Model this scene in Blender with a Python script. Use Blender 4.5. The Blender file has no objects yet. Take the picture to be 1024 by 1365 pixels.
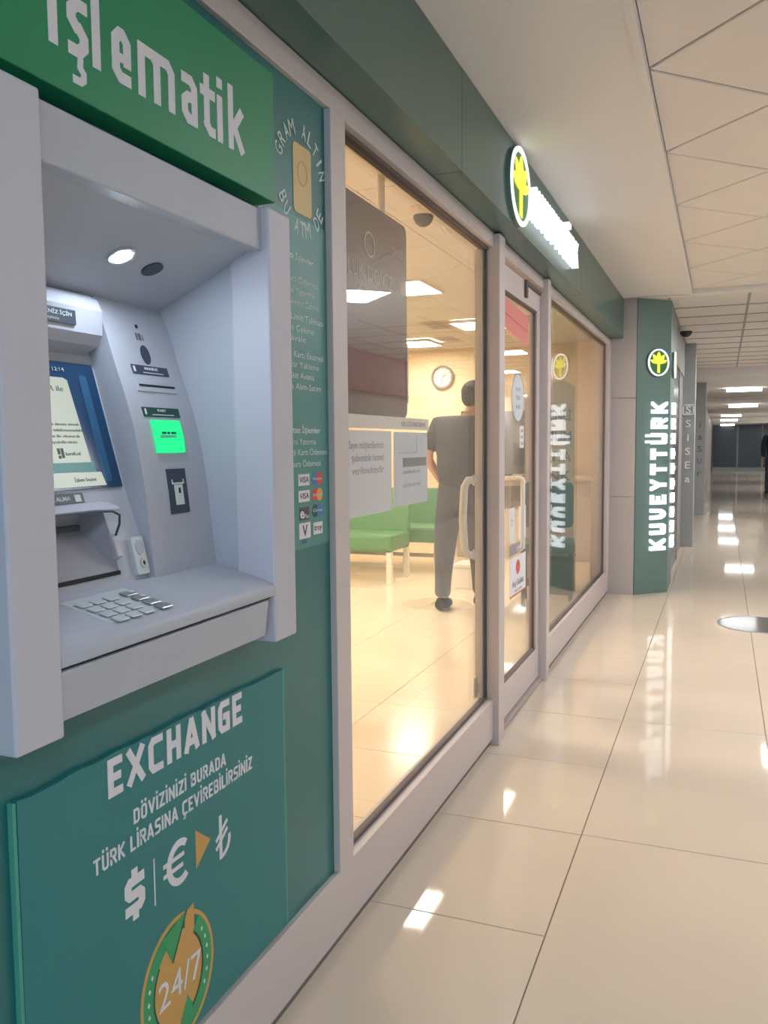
import bpy, bmesh, math, random
from mathutils import Vector, Matrix
random.seed(7)
scene = bpy.context.scene
COL = scene.collection

# ---------------------------------------------------------------- camera, world, exposure
cam_data = bpy.data.cameras.new('camera')
cam = bpy.data.objects.new('camera', cam_data); COL.objects.link(cam)
F_PX, YAW, PITCH, ROLL = 1133.07686, 0.37924084, -0.07947559, -0.0090082
def _cam_basis():
    cy, sy = math.cos(YAW), math.sin(YAW)
    f = Vector((-sy*math.cos(PITCH), cy*math.cos(PITCH), math.sin(PITCH)))
    r0 = Vector((cy, sy, 0)); u0 = r0.cross(f)
    r = r0*math.cos(ROLL)+u0*math.sin(ROLL); u = -r0*math.sin(ROLL)+u0*math.cos(ROLL)
    return r, u, f
_r, _u, _f = _cam_basis()
cam.matrix_world = Matrix(((_r.x, _u.x, -_f.x, 0.0), (_r.y, _u.y, -_f.y, 0.0), (_r.z, _u.z, -_f.z, 1.263), (0, 0, 0, 1)))
cam_data.sensor_fit = 'HORIZONTAL'; cam_data.sensor_width = 36.0
cam_data.lens = 36.0*F_PX/1024.0
cam_data.clip_start = 0.02; cam_data.clip_end = 200
scene.camera = cam

world = bpy.data.worlds.new('world'); scene.world = world; world.use_nodes = True
world.node_tree.nodes['Background'].inputs[0].default_value = (0.5, 0.74, 1.0, 1)
world.node_tree.nodes['Background'].inputs[1].default_value = 2.0
vs = scene.view_settings
vs.view_transform = 'Standard'; vs.look = 'None'; vs.gamma = 1.0; vs.use_curve_mapping = False
vs.exposure = 0.2
scene.cycles.use_denoising = True
scene.cycles.max_bounces = 10; scene.cycles.diffuse_bounces = 5; scene.cycles.glossy_bounces = 4
scene.cycles.transparent_max_bounces = 16; scene.cycles.caustics_reflective = False
scene.cycles.sample_clamp_indirect = 6.0
P_CORR, P_SHOP, P_ATM, P_FAR = 38.0, 37.0, 320.0, 45.0     # lamp strengths

# ---------------------------------------------------------------- helpers
def lin(c):
    def f(v):
        v /= 255.0
        return v/12.92 if v <= 0.04045 else ((v+0.055)/1.055)**2.4
    return (f(c[0]), f(c[1]), f(c[2]), 1.0)

def mat(name, rgb, rough=0.5, metal=0.0, var=0.04, scale=6.0, bump=0.0, spec=0.5, coat=0.0):
    m = bpy.data.materials.new(name); m.use_nodes = True
    nt = m.node_tree; b = nt.nodes['Principled BSDF']
    b.inputs['Roughness'].default_value = rough; b.inputs['Metallic'].default_value = metal
    b.inputs['Specular IOR Level'].default_value = spec
    b.inputs['Coat Weight'].default_value = coat
    tc = nt.nodes.new('ShaderNodeTexCoord'); nz = nt.nodes.new('ShaderNodeTexNoise')
    nz.inputs['Scale'].default_value = scale; nz.inputs['Detail'].default_value = 4
    nt.links.new(tc.outputs['Object'], nz.inputs['Vector'])
    mx = nt.nodes.new('ShaderNodeMix'); mx.data_type = 'RGBA'
    c = lin(rgb)
    mx.inputs[6].default_value = tuple(v*(1-var) for v in c[:3])+(1,)
    mx.inputs[7].default_value = tuple(min(1, v*(1+var)) for v in c[:3])+(1,)
    nt.links.new(nz.outputs['Fac'], mx.inputs[0]); nt.links.new(mx.outputs[2], b.inputs['Base Color'])
    if bump > 0:
        n2 = nt.nodes.new('ShaderNodeTexNoise'); n2.inputs['Scale'].default_value = 220
        nt.links.new(tc.outputs['Object'], n2.inputs['Vector'])
        bp = nt.nodes.new('ShaderNodeBump'); bp.inputs['Strength'].default_value = bump; bp.inputs['Distance'].default_value = 0.002
        nt.links.new(n2.outputs['Fac'], bp.inputs['Height']); nt.links.new(bp.outputs['Normal'], b.inputs['Normal'])
    return m

def emat(name, rgb, strength):
    m = bpy.data.materials.new(name); m.use_nodes = True
    nt = m.node_tree; b = nt.nodes['Principled BSDF']
    b.inputs['Base Color'].default_value = (0.02, 0.02, 0.02, 1); b.inputs['Emission Color'].default_value = lin(rgb)
    b.inputs['Emission Strength'].default_value = strength; b.inputs['Roughness'].default_value = 0.4
    return m

def glassmat(name, tint=(1, 1, 1), ior=1.5, gain=1.0):
    m = bpy.data.materials.new(name); m.use_nodes = True
    nt = m.node_tree; nt.nodes.clear()
    out = nt.nodes.new('ShaderNodeOutputMaterial'); mix = nt.nodes.new('ShaderNodeMixShader')
    tr = nt.nodes.new('ShaderNodeBsdfTransparent'); gl = nt.nodes.new('ShaderNodeBsdfGlossy')
    fr = nt.nodes.new('ShaderNodeFresnel'); fr.inputs['IOR'].default_value = ior
    tr.inputs['Color'].default_value = tint+(1,); gl.inputs['Roughness'].default_value = 0.0
    ge = nt.nodes.new('ShaderNodeNewGeometry'); mi = nt.nodes.new('ShaderNodeMix'); mi.data_type = 'FLOAT'
    mi.inputs[2].default_value = ior; mi.inputs[3].default_value = 1.0/ior      # same surface reflection on both faces of the pane
    nt.links.new(ge.outputs['Backfacing'], mi.inputs[0]); nt.links.new(mi.outputs[0], fr.inputs['IOR'])
    nt.links.new(fr.outputs[0], mix.inputs[0]); nt.links.new(tr.outputs[0], mix.inputs[1])
    nt.links.new(gl.outputs[0], mix.inputs[2]); nt.links.new(mix.outputs[0], out.inputs[0])
    return m

class Fr:
    def __init__(s, o=(0, 0, 0), U=(1, 0, 0), V=(0, 1, 0), W=None):
        s.o = Vector(o); s.U = Vector(U).normalized(); s.V = Vector(V).normalized()
        s.W = Vector(W).normalized() if W else s.U.cross(s.V).normalized()
    def p(s, u, v, w=0.0): return s.o+s.U*u+s.V*v+s.W*w
def facade(x): return Fr((x, 0, 0), (0, 1, 0), (0, 0, 1), (1, 0, 0))     # u = along the shopfront, v = up, w = out
XZ = Fr((0, 0, 0), (1, 0, 0), (0, 0, 1), (0, 1, 0))                       # profiles swept along y

def origin_of(o):
    v = Vector((0, 0, 0))
    while o is not None:
        v += o.location; o = o.parent
    return v

class MB:
    def __init__(s, fr=None): s.v = []; s.f = []; s.fr = fr or Fr()
    def _add(s, pts): n = len(s.v); s.v += pts; return n
    def box(s, a0, a1, b0, b1, c0, c1):
        n = s._add([s.fr.p(a, b, c) for c in (c0, c1) for b in (b0, b1) for a in (a0, a1)])
        for q in ((0, 2, 3, 1), (4, 5, 7, 6), (0, 1, 5, 4), (2, 6, 7, 3), (0, 4, 6, 2), (1, 3, 7, 5)):
            s.f.append(tuple(n+i for i in q))
        return s
    def prism(s, poly, w0, w1):
        s.q = getattr(s, 'q', 0)+1; w1 += (s.q % 60)*1.2e-5      # no two strokes lie in exactly the same plane
        k = len(poly); n = s._add([s.fr.p(u, v, w0) for u, v in poly]+[s.fr.p(u, v, w1) for u, v in poly])
        s.f.append(tuple(range(n+k-1, n-1, -1))); s.f.append(tuple(range(n+k, n+2*k)))
        for i in range(k):
            j = (i+1) % k; s.f.append((n+i, n+j, n+k+j, n+k+i))
        return s
    def strip(s, A, B, w0, w1):          # band between two polylines of equal length
        for i in range(len(A)-1): s.prism([A[i], A[i+1], B[i+1], B[i]], w0, w1)
        return s
    def ring(s, cu, cv, a, b, t, w0, w1, n=40, a0=0.0, a1=2*math.pi):
        P = [(math.cos(a0+(a1-a0)*i/n), math.sin(a0+(a1-a0)*i/n)) for i in range(n+1)]
        return s.strip([(cu+a*c, cv+b*d) for c, d in P], [(cu+(a-t)*c, cv+(b-t)*d) for c, d in P], w0, w1)
    def disc(s, cu, cv, a, b, w0, w1, n=40):
        return s.prism([(cu+a*math.cos(2*math.pi*i/n), cv+b*math.sin(2*math.pi*i/n)) for i in range(n)], w0, w1)
    def bar(s, p, q, t, w0, w1):         # flat stroke from p to q
        d = Vector((q[0]-p[0], q[1]-p[1])).normalized()*t*0.5; n = Vector((-d.y, d.x))
        return s.prism([(p[0]-n.x, p[1]-n.y), (q[0]-n.x, q[1]-n.y), (q[0]+n.x, q[1]+n.y), (p[0]+n.x, p[1]+n.y)], w0, w1)
    def stroke(s, pts, t, w0, w1, ext=0.0):   # mitred flat polyline of width t
        P = [Vector(p) for p in pts]; closed = (P[0]-P[-1]).length < 1e-6
        if closed: P = P[:-1]
        n = len(P); A, B = [], []
        if not closed and ext:
            P[0] = P[0]-(P[1]-P[0]).normalized()*ext; P[-1] = P[-1]+(P[-1]-P[-2]).normalized()*ext
        for i in range(n):
            d0 = (P[i]-P[i-1]).normalized() if (i > 0 or closed) else None
            d1 = (P[(i+1) % n]-P[i]).normalized() if (i < n-1 or closed) else None
            d0 = d0 or d1; d1 = d1 or d0
            n0 = Vector((-d0.y, d0.x)); n1 = Vector((-d1.y, d1.x)); m_ = n0+n1
            m_ = n0 if m_.length < .2 else m_.normalized()
            k = (t/2)/max(.35, m_.dot(n0)); A.append(tuple(P[i]+m_*k)); B.append(tuple(P[i]-m_*k))
        if closed: A.append(A[0]); B.append(B[0])
        s.q = getattr(s, 'q', 0)+1; w1 += (s.q % 40)*1.2e-5
        for i in range(len(A)-1):
            q0 = s.q; s.prism([A[i], A[i+1], B[i+1], B[i]], w0, w1-((s.q+1) % 60)*1.2e-5)
        return s
    def rrect(s, u0, u1, v0, v1, r, w0, w1, corners=(1, 1, 1, 1), n=6):
        P = []
        for k, (cu, cv, st) in enumerate(((u1-r, v1-r, 0), (u0+r, v1-r, 90), (u0+r, v0+r, 180), (u1-r, v0+r, 270))):
            if corners[k]:
                P += [(cu+r*math.cos(math.radians(st+90*i/n)), cv+r*math.sin(math.radians(st+90*i/n))) for i in range(n+1)]
            else:
                P.append(((u1, v1), (u0, v1), (u0, v0), (u1, v0))[k])
        return s.prism(P, w0, w1)
    def tube(s, pts, r, n=10):
        pts = [s.fr.p(*p) for p in pts]; rings = []
        for i, p in enumerate(pts):
            d = (pts[min(i+1, len(pts)-1)]-pts[max(i-1, 0)]).normalized()
            a = d.orthogonal().normalized() if i == 0 else (a-d*a.dot(d)).normalized()
            b = d.cross(a); rr = r[i] if isinstance(r, (list, tuple)) else r
            rings.append(s._add([p+(a*math.cos(2*math.pi*k/n)+b*math.sin(2*math.pi*k/n))*rr for k in range(n)]))
        for i in range(len(rings)-1):
            for k in range(n):
                j = (k+1) % n; s.f.append((rings[i]+k, rings[i]+j, rings[i+1]+j, rings[i+1]+k))
        s.f.append(tuple(rings[0]+k for k in range(n-1, -1, -1))); s.f.append(tuple(rings[-1]+k for k in range(n)))
        return s
    def sphere(s, c, r, nu=16, nv=10, v0=0.0, v1=math.pi):
        if not isinstance(r, (list, tuple)): r = (r, r, r)
        rows = []
        for i in range(nv+1):
            t = v0+(v1-v0)*i/nv
            rows.append(s._add([s.fr.p(c[0]+r[0]*math.sin(t)*math.cos(2*math.pi*k/nu), c[1]+r[1]*math.sin(t)*math.sin(2*math.pi*k/nu), c[2]+r[2]*math.cos(t)) for k in range(nu)]))
        for i in range(nv):
            for k in range(nu):
                j = (k+1) % nu; s.f.append((rows[i]+k, rows[i]+j, rows[i+1]+j, rows[i+1]+k))
        return s
    def build(s, name, m, parent=None, bevel=0.0, smooth=False, seg=2):
        me = bpy.data.meshes.new(name); bm = bmesh.new()
        if parent is not None: o0 = origin_of(parent)
        else:
            lo = Vector([min(p[i] for p in s.v) for i in range(3)]); hi = Vector([max(p[i] for p in s.v) for i in range(3)])
            o0 = (lo+hi)/2; o0.z = lo.z
        vv = [bm.verts.new(p-o0) for p in s.v]
        for f in s.f:
            try: bm.faces.new([vv[i] for i in f])
            except ValueError: pass
        bmesh.ops.remove_doubles(bm, verts=bm.verts, dist=1e-6)
        bmesh.ops.recalc_face_normals(bm, faces=bm.faces)
        if bevel > 0:
            ed = [e for e in bm.edges if len(e.link_faces) == 2 and e.calc_face_angle(0) > 0.6]
            bmesh.ops.bevel(bm, geom=ed, offset=bevel, segments=seg, affect='EDGES', profile=0.5, clamp_overlap=True)
        bm.to_mesh(me); bm.free()
        if smooth: 
            for p in me.polygons: p.use_smooth = True
            me.set_sharp_from_angle(angle=math.radians(40))
        me.materials.append(m)
        o = bpy.data.objects.new(name, me); COL.objects.link(o)
        if parent is not None: o.parent = parent
        else: o.location = o0
        return o

def tag(o, label=None, cat=None, group=None, kind=None):
    if label: o['label'] = label
    if cat: o['category'] = cat
    if group: o['group'] = group
    if kind: o['kind'] = kind
    return o
def empty(name, loc, label=None, cat=None, group=None, kind=None):
    o = bpy.data.objects.new(name, None); COL.objects.link(o); o.location = loc; o.empty_display_size = 0.1
    return tag(o, label, cat, group, kind)
def struct(o): o['kind'] = 'structure'; return o
def copy_tree(o, parent=None):
    c = o.copy(); COL.objects.link(c)
    if parent is not None: c.parent = parent
    for ch in list(o.children): copy_tree(ch, c)
    return c

_H = {}
def text_mesh(body, bold=0.0, depth=0.0006, spacing=1.0):
    cu = bpy.data.curves.new('txt', 'FONT'); cu.body = body; cu.offset = bold; cu.space_character = spacing
    cu.extrude = depth/2; cu.resolution_u = 3
    o = bpy.data.objects.new('txt', cu); COL.objects.link(o)
    dg = bpy.context.evaluated_depsgraph_get()
    me = bpy.data.meshes.new_from_object(o.evaluated_get(dg))
    bpy.data.objects.remove(o); bpy.data.curves.remove(cu)
    return me
def cap_h(bold):
    if bold not in _H:
        m = text_mesh('H', bold); _H[bold] = (min(v.co.y for v in m.vertices), max(v.co.y for v in m.vertices)); bpy.data.meshes.remove(m)
    return _H[bold]
def text(body, fr, u0, u1, v0, cap, m, name='lettering', parent=None, bold=0.0, w=0.0004, depth=0.0008, left=True, spacing=1.0, slant=0.0):
    """lettering with baseline v0, capital height cap; u1 None keeps the natural width"""
    me = text_mesh(body, bold, depth, spacing); lo, hi = cap_h(bold); sv = cap/(hi-lo)
    xs = [v.co.x for v in me.vertices]; x0, x1 = min(xs), max(xs)
    su = sv if u1 is None else (u1-u0)/(x1-x0)
    o0 = origin_of(parent) if parent is not None else fr.p(u0, v0)
    for v in me.vertices:
        z = v.co.z; vv = (v.co.y-lo)*sv
        v.co = fr.p(u0+(v.co.x-x0)*su+slant*vv, v0+vv, w+z)-o0
    me.materials.clear(); me.materials.append(m)
    o = bpy.data.objects.new(name, me); COL.objects.link(o)
    if parent is not None: o.parent = parent
    else: o.location = o0
    return o

# ---------------------------------------------------------------- materials
M = {}
M['tile'] = mat('polished_tile', (214, 199, 180), 0.045, 0, 0.03, 3.0, spec=0.32)
M['tile_in'] = mat('interior_tile', (232, 216, 188), 0.16, 0, 0.03, 3.0, spec=0.4)
M['grout'] = mat('grout', (140, 122, 104), 0.9, 0, 0.1, 20)
M['gypsum'] = mat('white_gypsum', (222, 220, 220), 0.85, 0, 0.02, 2.0)
M['ctile'] = mat('mineral_ceiling_tile', (222, 217, 213), 0.9, 0, 0.03, 4.0, bump=0.15)
M['cback'] = mat('ceiling_grid', (176, 164, 152), 0.8)
M['alu'] = mat('powder_coated_frame', (196, 186, 184), 0.42, 0, 0.02, 3.0)
M['gasket'] = mat('rubber_gasket', (92, 82, 80), 0.7)
M['glass'] = glassmat('shop_glass')
M['green'] = mat('teal_green_panel', (30, 106, 106), 0.35, 0, 0.05, 5.0)
M['decal'] = mat('pale_green_vinyl', (70, 132, 128), 0.4, 0, 0.04, 4.0)
M['board'] = mat('green_foam_board', (32, 118, 120), 0.5, 0, 0.05, 4.0, bump=0.1)
M['boardedge'] = mat('foam_board_edge', (70, 150, 132), 0.6)
M['sign'] = mat('bright_green_sign', (8, 130, 84), 0.45, 0, 0.05, 3.0, bump=0.05)
M['fascia'] = mat('dark_green_fascia', (74, 104, 97), 0.28, 0, 0.03, 2.0)
M['colgreen'] = mat('column_green', (96, 122, 118), 0.4, 0, 0.03, 2.0)
M['colgrey'] = mat('column_grey_cladding', (176, 170, 168), 0.5, 0, 0.02, 2.0)
M['atm'] = mat('grey_atm_plastic', (172, 176, 186), 0.5, 0, 0.03, 8.0, bump=0.12)
M['bezel'] = mat('light_grey_bezel', (186, 186, 196), 0.5, 0, 0.02, 4.0)
M['atmdark'] = mat('dark_label', (52, 62, 78), 0.4)
M['slot'] = mat('slot_black', (24, 26, 30), 0.6)
M['metal'] = mat('brushed_metal', (190, 194, 196), 0.3, 0.9, 0.05, 30)
M['key'] = mat('satin_key', (196, 202, 206), 0.4, 0.1, 0.04, 20)
M['white'] = mat('white_print', (214, 212, 218), 0.5)
M['offwhite'] = mat('dull_white_print', (200, 212, 208), 0.6)
M['gold'] = mat('gold_print', (196, 152, 84), 0.5, 0, 0.06, 30)
M['goldbar'] = mat('gold_bar_print', (204, 178, 118), 0.45, 0, 0.12, 12)
M['leafgreen'] = mat('print_green', (46, 150, 96), 0.5)
M['darkgreen'] = mat('print_dark_green', (14, 70, 62), 0.5)
M['black'] = mat('black_print', (36, 36, 40), 0.5)
M['red'] = mat('red_print', (206, 62, 66), 0.5)
M['blue'] = mat('blue_print', (58, 110, 176), 0.5)
M['orange'] = mat('orange_print', (226, 150, 70), 0.5)
M['screenblue'] = mat('dark_blue_screen_glass', (22, 62, 98), 0.15, 0, 0.08, 5.0)
M['screenpage'] = emat('screen_page', (196, 204, 190), 0.8)
M['screenteal'] = emat('screen_teal', (90, 150, 146), 0.6)
M['screentext'] = mat('screen_text', (90, 98, 100), 0.6)
M['greenlit'] = emat('lit_green_card_slot', (0, 236, 140), 1.0)
M['lamp_atm'] = emat('cool_led', (226, 240, 255), P_ATM)
M['lamp_corr'] = emat('corridor_panel', (240, 246, 255), P_CORR)
M['lamp_shop'] = emat('shop_panel', (255, 240, 218), P_SHOP)
M['lamp_fill'] = emat('fill_panel', (246, 250, 252), P_FAR)  # for the unseen panels added to light the far corridor
M['litwhite'] = emat('lit_sign_white', (244, 252, 255), 1.25)
M['litring'] = emat('lit_ring', (222, 248, 236), 1.0)
M['lityellow'] = emat('lit_yellow', (226, 226, 70), 1.1)
M['litgreen'] = emat('lit_green', (44, 128, 52), 0.5)
M['lettside'] = mat('letter_return', (214, 220, 220), 0.4)
M['wall_in'] = mat('cream_wall', (236, 216, 180), 0.8, 0, 0.02, 2.0)
M['bench'] = mat('green_bench_vinyl', (84, 140, 88), 0.55, 0, 0.05, 8.0)
M['whitemetal'] = mat('white_painted_steel', (232, 226, 214), 0.4)
M['paper'] = mat('white_paper', (222, 222, 226), 0.8, 0, 0.02, 3.0)
M['paperblue'] = mat('bluish_paper', (206, 214, 222), 0.8, 0, 0.02, 3.0)
M['greyprint'] = mat('grey_print', (150, 152, 158), 0.7)
M['darkprint'] = mat('dark_grey_print', (104, 108, 112), 0.7)
M['display'] = mat('dark_display', (88, 74, 72), 0.3, 0, 0.05, 2.0)
M['displaytext'] = mat('display_text', (186, 178, 172), 0.5)
M['shirt'] = mat('charcoal_shirt', (46, 42, 42), 0.85, 0, 0.1, 14)
M['trouser'] = mat('dark_slate_trousers', (66, 70, 80), 0.85, 0, 0.1, 14)
M['skin'] = mat('skin', (196, 146, 116), 0.6, 0, 0.05, 10)
M['hair'] = mat('dark_hair', (40, 34, 32), 0.7, 0, 0.15, 40)
M['shoe'] = mat('dark_shoe', (36, 36, 40), 0.6)
M['teal_cloth'] = mat('dark_teal_coat', (30, 58, 72), 0.85, 0, 0.1, 10)
M['counter'] = mat('grey_counter', (104, 98, 94), 0.6)
M['counterlight'] = mat('light_counter', (198, 186, 170), 0.5)
M['monitor'] = mat('black_plastic', (44, 44, 46), 0.4)
M['banner'] = mat('grey_banner', (178, 170, 162), 0.6, 0, 0.05, 2.0)
M['bannertext'] = mat('banner_text', (92, 90, 90), 0.6)
M['chairgreen'] = mat('dark_green_upholstery', (66, 88, 86), 0.7)
M['stickerred'] = mat('red_sticker', (214, 120, 112), 0.5)
M['farwall'] = mat('far_grey_wall', (186, 190, 190), 0.6)
M['fardark'] = mat('far_dark_glass', (62, 72, 82), 0.25, 0, 0.35, 0.7)
M['pillargrey'] = mat('pillar_grey', (158, 163, 164), 0.5)
M['brownwall'] = mat('taupe_wall', (150, 144, 142), 0.5)
M['farletters'] = mat('pale_letters', (238, 240, 240), 0.5)
M['hatch'] = mat('steel_hatch', (112, 112, 110), 0.1, 0.6, 0.05, 12)
M['shade_dirt'] = mat('shaded_worn_base', (112, 104, 100), 0.8, 0, 0.2, 14)  # darkened for the shadow gap under the sills, mottled like dirt
M['redsign'] = emat('red_shop_sign', (190, 50, 50), 0.35)
M['curtain'] = mat('light_wall', (206, 200, 192), 0.8)

# ---------------------------------------------------------------- floor
XF = -0.872                      # front of the aluminium shopfront
fl = struct(MB().box(-5.6, 2.5, -3.0, 44.0, -0.12, -0.004).build('floor', M['grout']))
def tile_mesh(w, l, m):
    mb = MB().box(-w/2, w/2, -l/2, l/2, -0.006, 0.0)
    o = mb.build('floor_tile', m, None, bevel=0.0012, seg=1); me = o.data; dz = o.location.z
    for v in me.vertices: v.co.z += dz
    bpy.data.objects.remove(o); return me
def tiles(xs, y0, pitch, n, m, g=0.0035):
    o0 = origin_of(fl)
    for a, b in xs:
        me = tile_mesh(b-a-g, pitch-g, m)
        for k in range(n):
            t = bpy.data.objects.new('floor_tile', me); COL.objects.link(t); t.parent = fl
            t.location = Vector(((a+b)/2, y0+(k+0.5)*pitch, random.uniform(-0.0002, 0.0002)))-o0
tiles([(-0.90, -0.399)], 2.09-0.607*6, 0.607, 16, M['tile'])
tiles([(-0.399, 0.197), (0.197, 0.797), (0.797, 1.397), (1.397, 1.997), (1.997, 2.5)], 2.70-1.214*4, 1.214, 15, M['tile'])
far = MB()
for j in range(20):
    for i in range(5):
        a = -0.399+0.598*i; b = a+0.598; y = 2.70+1.214*(11+j)
        far.box(a+.002, b-.002, y+.002, y+1.21, -0.006, 0.0)
tag(far.build('floor_tile', M['tile'], fl), kind='stuff')
farl = MB()
for j in range(56): farl.box(-0.90+.002, -0.401, 2.09+0.607*(10+j)+.002, 2.09+0.607*(11+j)-.002, -0.006, 0.0)
tag(farl.build('floor_tile', M['tile'], fl), kind='stuff')
tiles([(-0.93-0.6*(k+1), -0.93-0.6*k) for k in range(7)], 1.96, 0.606, 14, M['tile_in'])

# ---------------------------------------------------------------- ceiling
ZC = 2.42
ce = struct(MB().box(-0.90, 2.5, -3.0, 7.20, 2.50, 2.60).build('ceiling', M['cback']))
MB().box(-0.90, -0.270, -3.0, 7.22, ZC, 2.50).build('soffit_board', M['gypsum'], ce)
MB().box(-0.90, 2.5, 7.20, 7.34, ZC, 2.60).build('soffit_board', M['gypsum'], ce)
tr1 = struct(MB().box(-0.272, -0.246, -3.0, 7.20, ZC-0.006, ZC+0.06).build('trim_1', M['gypsum']))
def clip(poly, ax, val, keep_gt):
    out = []
    for i, p in enumerate(poly):
        q = poly[(i+1) % len(poly)]
        ip = (p[ax] > val) == keep_gt; iq = (q[ax] > val) == keep_gt
        if ip: out.append(p)
        if ip != iq:
            t = (val-p[ax])/(q[ax]-p[ax]); out.append((p[0]+(q[0]-p[0])*t, p[1]+(q[1]-p[1])*t))
    return out
D = 0.4243
LIGHTS = [(3, b) for b in (-10, 2, 8)]
for a in range(-1, 7):
    for b in range(-13, 12):
        if (a+b) % 2 == 0 or (a, b) in LIGHTS: continue
        cx, cy = -0.25+D*a, 2.945+D*b; h = D-0.0085
        P = [(cx-h, cy), (cx, cy-h), (cx+h, cy), (cx, cy+h)]
        for ax, val, gt in ((0, -0.244, True), (0, 2.45, False), (1, 7.185, False), (1, -2.9, True)):
            P = clip(P, ax, val, gt)
            if len(P) < 3: break
        if len(P) < 3: continue
        MB().prism(P, 2.452, 2.478).build('ceiling_tile', M['ctile'], ce, bevel=0.003, seg=1)
def light_panel(name, cx, cy, z, hx, hy, rot, lm, label, group, fm=None):
    r = empty(name, (cx, cy, z), label, 'ceiling light', group)
    c, s_ = math.cos(rot), math.sin(rot); fr = Fr((cx, cy, z), (c, s_, 0), (-s_, c, 0), (0, 0, 1))
    f = MB(fr)
    f.box(-hx, hx, -hy, -hy+.018, 0, .03).box(-hx, hx, hy-.018, hy, 0, .03).box(-hx, -hx+.018, -hy+.018, hy-.018, 0, .03).box(hx-.018, hx, -hy+.018, hy-.018, 0, .03)
    f.build('frame', fm or M['whitemetal'], r)
    MB(fr).box(-hx+.018, hx-.018, -hy+.018, hy-.018, 0.006, 0.02).build('diffuser', lm, r)
    return r
for a, b in LIGHTS:
    light_panel('ceiling_light', -0.25+D*a, 2.945+D*b, 2.45, 0.294, 0.294, math.pi/4, M['lamp_corr'],
                'diagonal square light panel in the corridor ceiling, '+{-10: 'behind the viewer beside the cash machine', 2: 'out of frame opposite the glass door', 8: 'out of frame just before the corner column'}[b], 'diagonal corridor light panels')
# square-tile ceiling beyond the column
ce2 = MB().box(-0.90, 2.5, 7.34, 15.0, 2.445, 2.60).build('ceiling_backing', M['cback'], ce)
for i in range(-1, 5):
    for j in range(13):
        x0 = -0.43+0.6*i; y0 = 7.345+0.6*j-0.015
        a0, a1 = max(x0+.007, -0.895), min(x0+.593, 2.45)
        if a1-a0 < .05: continue
        if j == 12: continue
        MB().box(a0, a1, max(y0+.009, 7.345), y0+.591, ZC, 2.446).build('ceiling_tile', M['ctile'], ce, bevel=0.003, seg=1)
tg = MB()
for i in range(0, 5): tg.box(-0.43+0.6*i-.011, -0.43+0.6*i+.011, 7.345, 14.5, ZC-.004, ZC+.001)
for j in range(1, 13): tg.box(-0.895, 2.45, 7.33+0.6*j-.012, 7.33+0.6*j+.012, ZC-.005, ZC+.001)
tag(tg.build('ceiling_grid', mat('grey_ceiling_grid', (160, 152, 146), .7), ce), kind='stuff')
# lowered plain ceilings further along the corridor
cf = struct(MB().box(-0.9, 2.5, 14.5, 21.0, 2.27, 2.60).build('ceiling_2', M['gypsum']))
MB().box(-0.9, 2.5, 21.0, 29.0, 2.26, 2.60).build('soffit_board', M['gypsum'], cf)
MB().box(-0.9, 2.5, 29.0, 33.0, 2.15, 2.60).build('soffit_board', M['gypsum'], cf)
MB().box(-0.9, 2.5, 33.0, 37.0, 2.09, 2.60).build('soffit_board', M['gypsum'], cf)
MB().box(-0.9, 2.5, 37.0, 40.5, 1.985, 2.60).build('soffit_board', M['gypsum'], cf)

# ---------------------------------------------------------------- outer walls
struct(MB().box(2.4, 2.5, -3.0, 41.0, -0.02, 2.6).build('wall_right', M['curtain']))

# ---------------------------------------------------------------- shopfront: cladding with the cash machine opening
FP = facade(0)
cl = MB(FP)
X0, X1 = -0.925, -0.885
U = [-3.0, 0.86, 1.45, 1.862]; Vv = [0.19, 0.90, 1.635, 2.062]
for i in range(3):
    for j in range(3):
        if i == 1 and j == 1: continue
        cl.box(U[i], U[i+1], Vv[j], Vv[j+1], X0, X1)
struct(cl.build('wall_left', M['green']))
MB(FP).box(-3.0, 1.90, 0.0, 2.42, -1.75, -1.70).build('wall_back', M['wall_in'])['kind'] = 'structure'
bpy.data.objects['wall_back'].name = 'wall_niche'
# aluminium base sill under everything and head rail on top
sl = MB(FP).box(-3.0, 3.40, 0.028, 0.193, -0.94, XF).build('trim_2', M['alu'], None, bevel=0.002)
struct(sl)
MB(FP).box(-3.0, 3.40, 0.0, 0.03, -0.94, XF-0.012).build('base_strip', M['shade_dirt'], sl)
hd = struct(MB(FP).box(-3.0, 7.24, 2.048, 2.105, -0.94, XF).build('trim_3', M['alu'], None, bevel=0.002))
# fascia band above
fs = empty('fascia_band', (-0.8, 2.0, 2.107), 'long dark green sign fascia running above the whole shopfront', 'fascia')
yb = [-3.0, -0.6, 2.62, 5.0, 7.24]
for a, b in zip(yb[:-1], yb[1:]):
    MB(FP).box(a, b-0.002, 2.107, 2.419, -0.93, -0.772).build('fascia_panel', M['fascia'], fs, bevel=0.0015, seg=1)

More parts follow.
